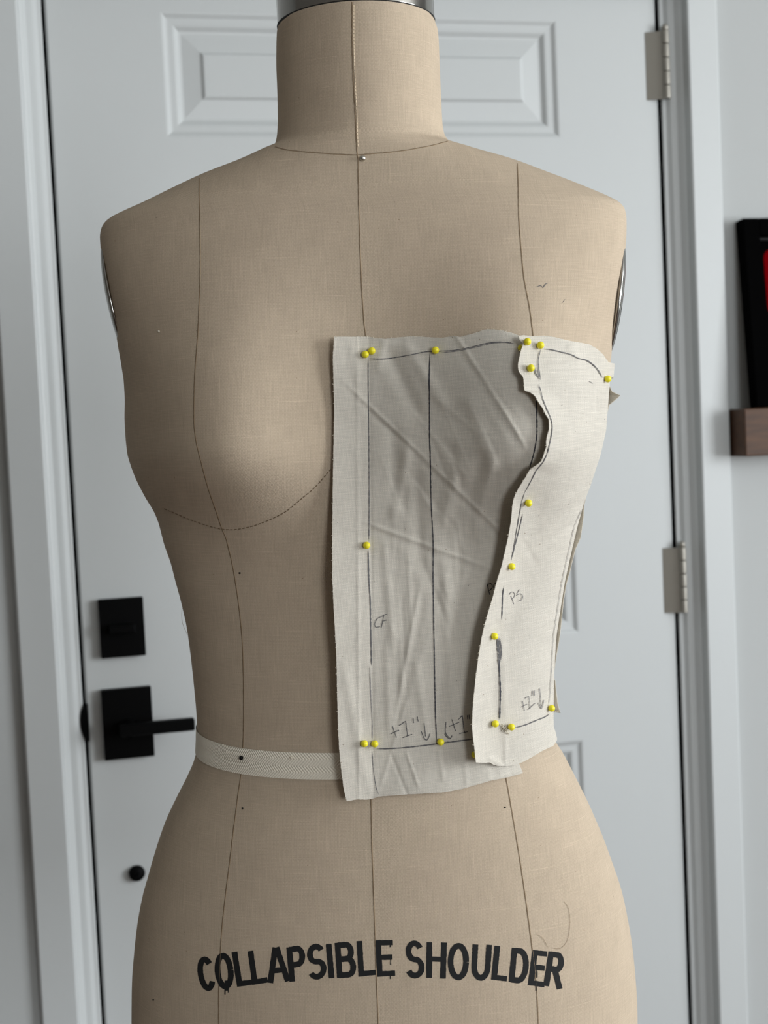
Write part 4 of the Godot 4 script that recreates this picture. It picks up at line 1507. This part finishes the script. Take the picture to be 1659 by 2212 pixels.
func make_back_panel() -> void:
	var out := even(pts([1318, 835, 1323, 846, 1341, 854, 1330, 864, 1316, 876, 1306, 920, 1293, 980, 1272, 1045, 1262, 1095, 1261, 1117, 1255, 1161, 1243, 1188, 1233, 1229, 1224, 1262, 1218, 1296, 1212, 1355, 1209, 1381, 1202, 1420, 1196, 1462, 1200, 1471, 1202, 1492, 1205, 1519, 1211, 1540, 1201, 1536, 1193, 1545, 1190, 1590]), 300, 0.2)
	var base := form * Vector3(0.12, 1.17, -0.03)
	var shift := form.affine_inverse() * base
	var n := 26
	var p := PackedVector3Array()
	for v in out:
		var e := eye_l + ray_l(v.x, v.y) * (eye_l.z - 0.0)
		for c in n:
			var th := -0.05 - maxi(c - 3, 0) * 0.045
			var b := body_at(th, e.y)
			var ux := body_at(th + 0.02, e.y) - body_at(th - 0.02, e.y)
			var m := Vector3(-ux.z, 0, ux.x).normalized()
			if m.x < 0:
				m = -m
			var k := smoothstep(-0.5, 3.0, float(c)) if c else 0.0
			p.append(e.lerp(b + m * 0.002, k) - shift)
	var t := thing("back_muslin_panel", Transform3D(form.basis, base), "muslin side-back panel whose raw seam edge shows past the side seam", "fabric panel", "muslin bodice panels on the dress form")
	obj("cloth", sheet(p, n, out.size(), 0.0004, true), M.muslin, t)


# ---------------------------------------------------------------- pins
func make_pins() -> void:
	var head := SphereMesh.new()
	head.radius = 0.00245
	head.height = 0.0049
	head.radial_segments = 28
	head.rings = 14
	var where := [
		[789, 765.6, 0, "in the touching neckline pair on the centre-front line, left one"],
		[803, 758, 0, "in the touching neckline pair on the centre-front line, higher right one"],
		[940.5, 756.5, 0, "on the neckline at the upper end of the ruled middle line"],
		[1126.5, 752, 2, "mostly hidden under the upper flap of the side panel"],
		[1139.4, 738, 1, "on the topmost left corner of the side panel"],
		[1167.4, 745.6, 1, "where the side panel's neckline meets its princess line"],
		[1147, 795, 1, "alone on the notched flap below the neckline of the side panel"],
		[1313, 818.5, 1, "at the underarm, rightmost end of the side panel's neckline"],
		[792, 1178, 0, "alone halfway down the centre-front line"],
		[1142, 1087, 1, "on the side panel below its cut-out curve"],
		[1105.7, 1224, 1, "on the princess line above the PS lettering"],
		[1068.5, 1374.5, 1, "at the upper end of the thick dark pencil scribble"],
		[1070, 1563.6, 1, "at the lower end of the dark pencil line, left of its neighbour"],
		[1105, 1570.7, 1, "right beside the small snip on the side panel's waistline"],
		[1191.6, 1530, 1, "at the side seam end of the side panel's waistline"],
		[787, 1606.5, 0, "left of the pair at the waist on the centre-front line"],
		[809.5, 1607, 0, "right of the pair at the waist on the centre-front line"],
		[952, 1603, 0, "at the lower end of the ruled middle line on the waistline"],
		[1026, 1630, 2, "peeking out under the lower left edge of the side panel"]]
	var proto: Node3D = null
	for q in where:
		var foot: Vector3
		var nrm: Vector3
		if q[2] == 1:
			var s: Vector3 = pan_n.side.call(q[0], q[1])
			foot = s + pan_n.shift
			nrm = body_n(hit(minf(q[0], 1305.0 if q[1] < 1000 else 1185.0), q[1]))
		else:
			foot = on_front(q[0], q[1], 0.0)
			var a := on_front(q[0] + 14, q[1], 0.0) - on_front(q[0] - 14, q[1], 0.0)
			var b := on_front(q[0], q[1] - 14, 0.0) - on_front(q[0], q[1] + 14, 0.0)
			nrm = a.cross(b).normalized()
		# keep the head where the photograph has it: slide along the line of sight
		var sight := (eye_l - foot).normalized()
		var lift: float = (0.0022 if q[2] != 2 else 0.0010) / maxf(0.45, sight.dot(nrm))
		foot += sight * lift
		var t := Transform3D(form.basis, form * foot)
		var o: Node3D
		if proto == null:
			o = thing("ball_pin", t, "", "pin")
			obj("head", head, M.yellow, o)
			obj("shaft", tube(PackedVector3Array([Vector3(0, 0.0, 0), Vector3(0.0006, -0.001, -0.004), Vector3(0.0012, 0.001, -0.014)]), 0.00032, 8), M.steel, o)
			proto = o
		else:
			o = proto.duplicate()
			o.name = numbered("ball_pin")
			add_child(o)
			o.transform = t
		meta(o, "yellow ball-headed pin " + q[3], "pin", "yellow pins in the muslin")
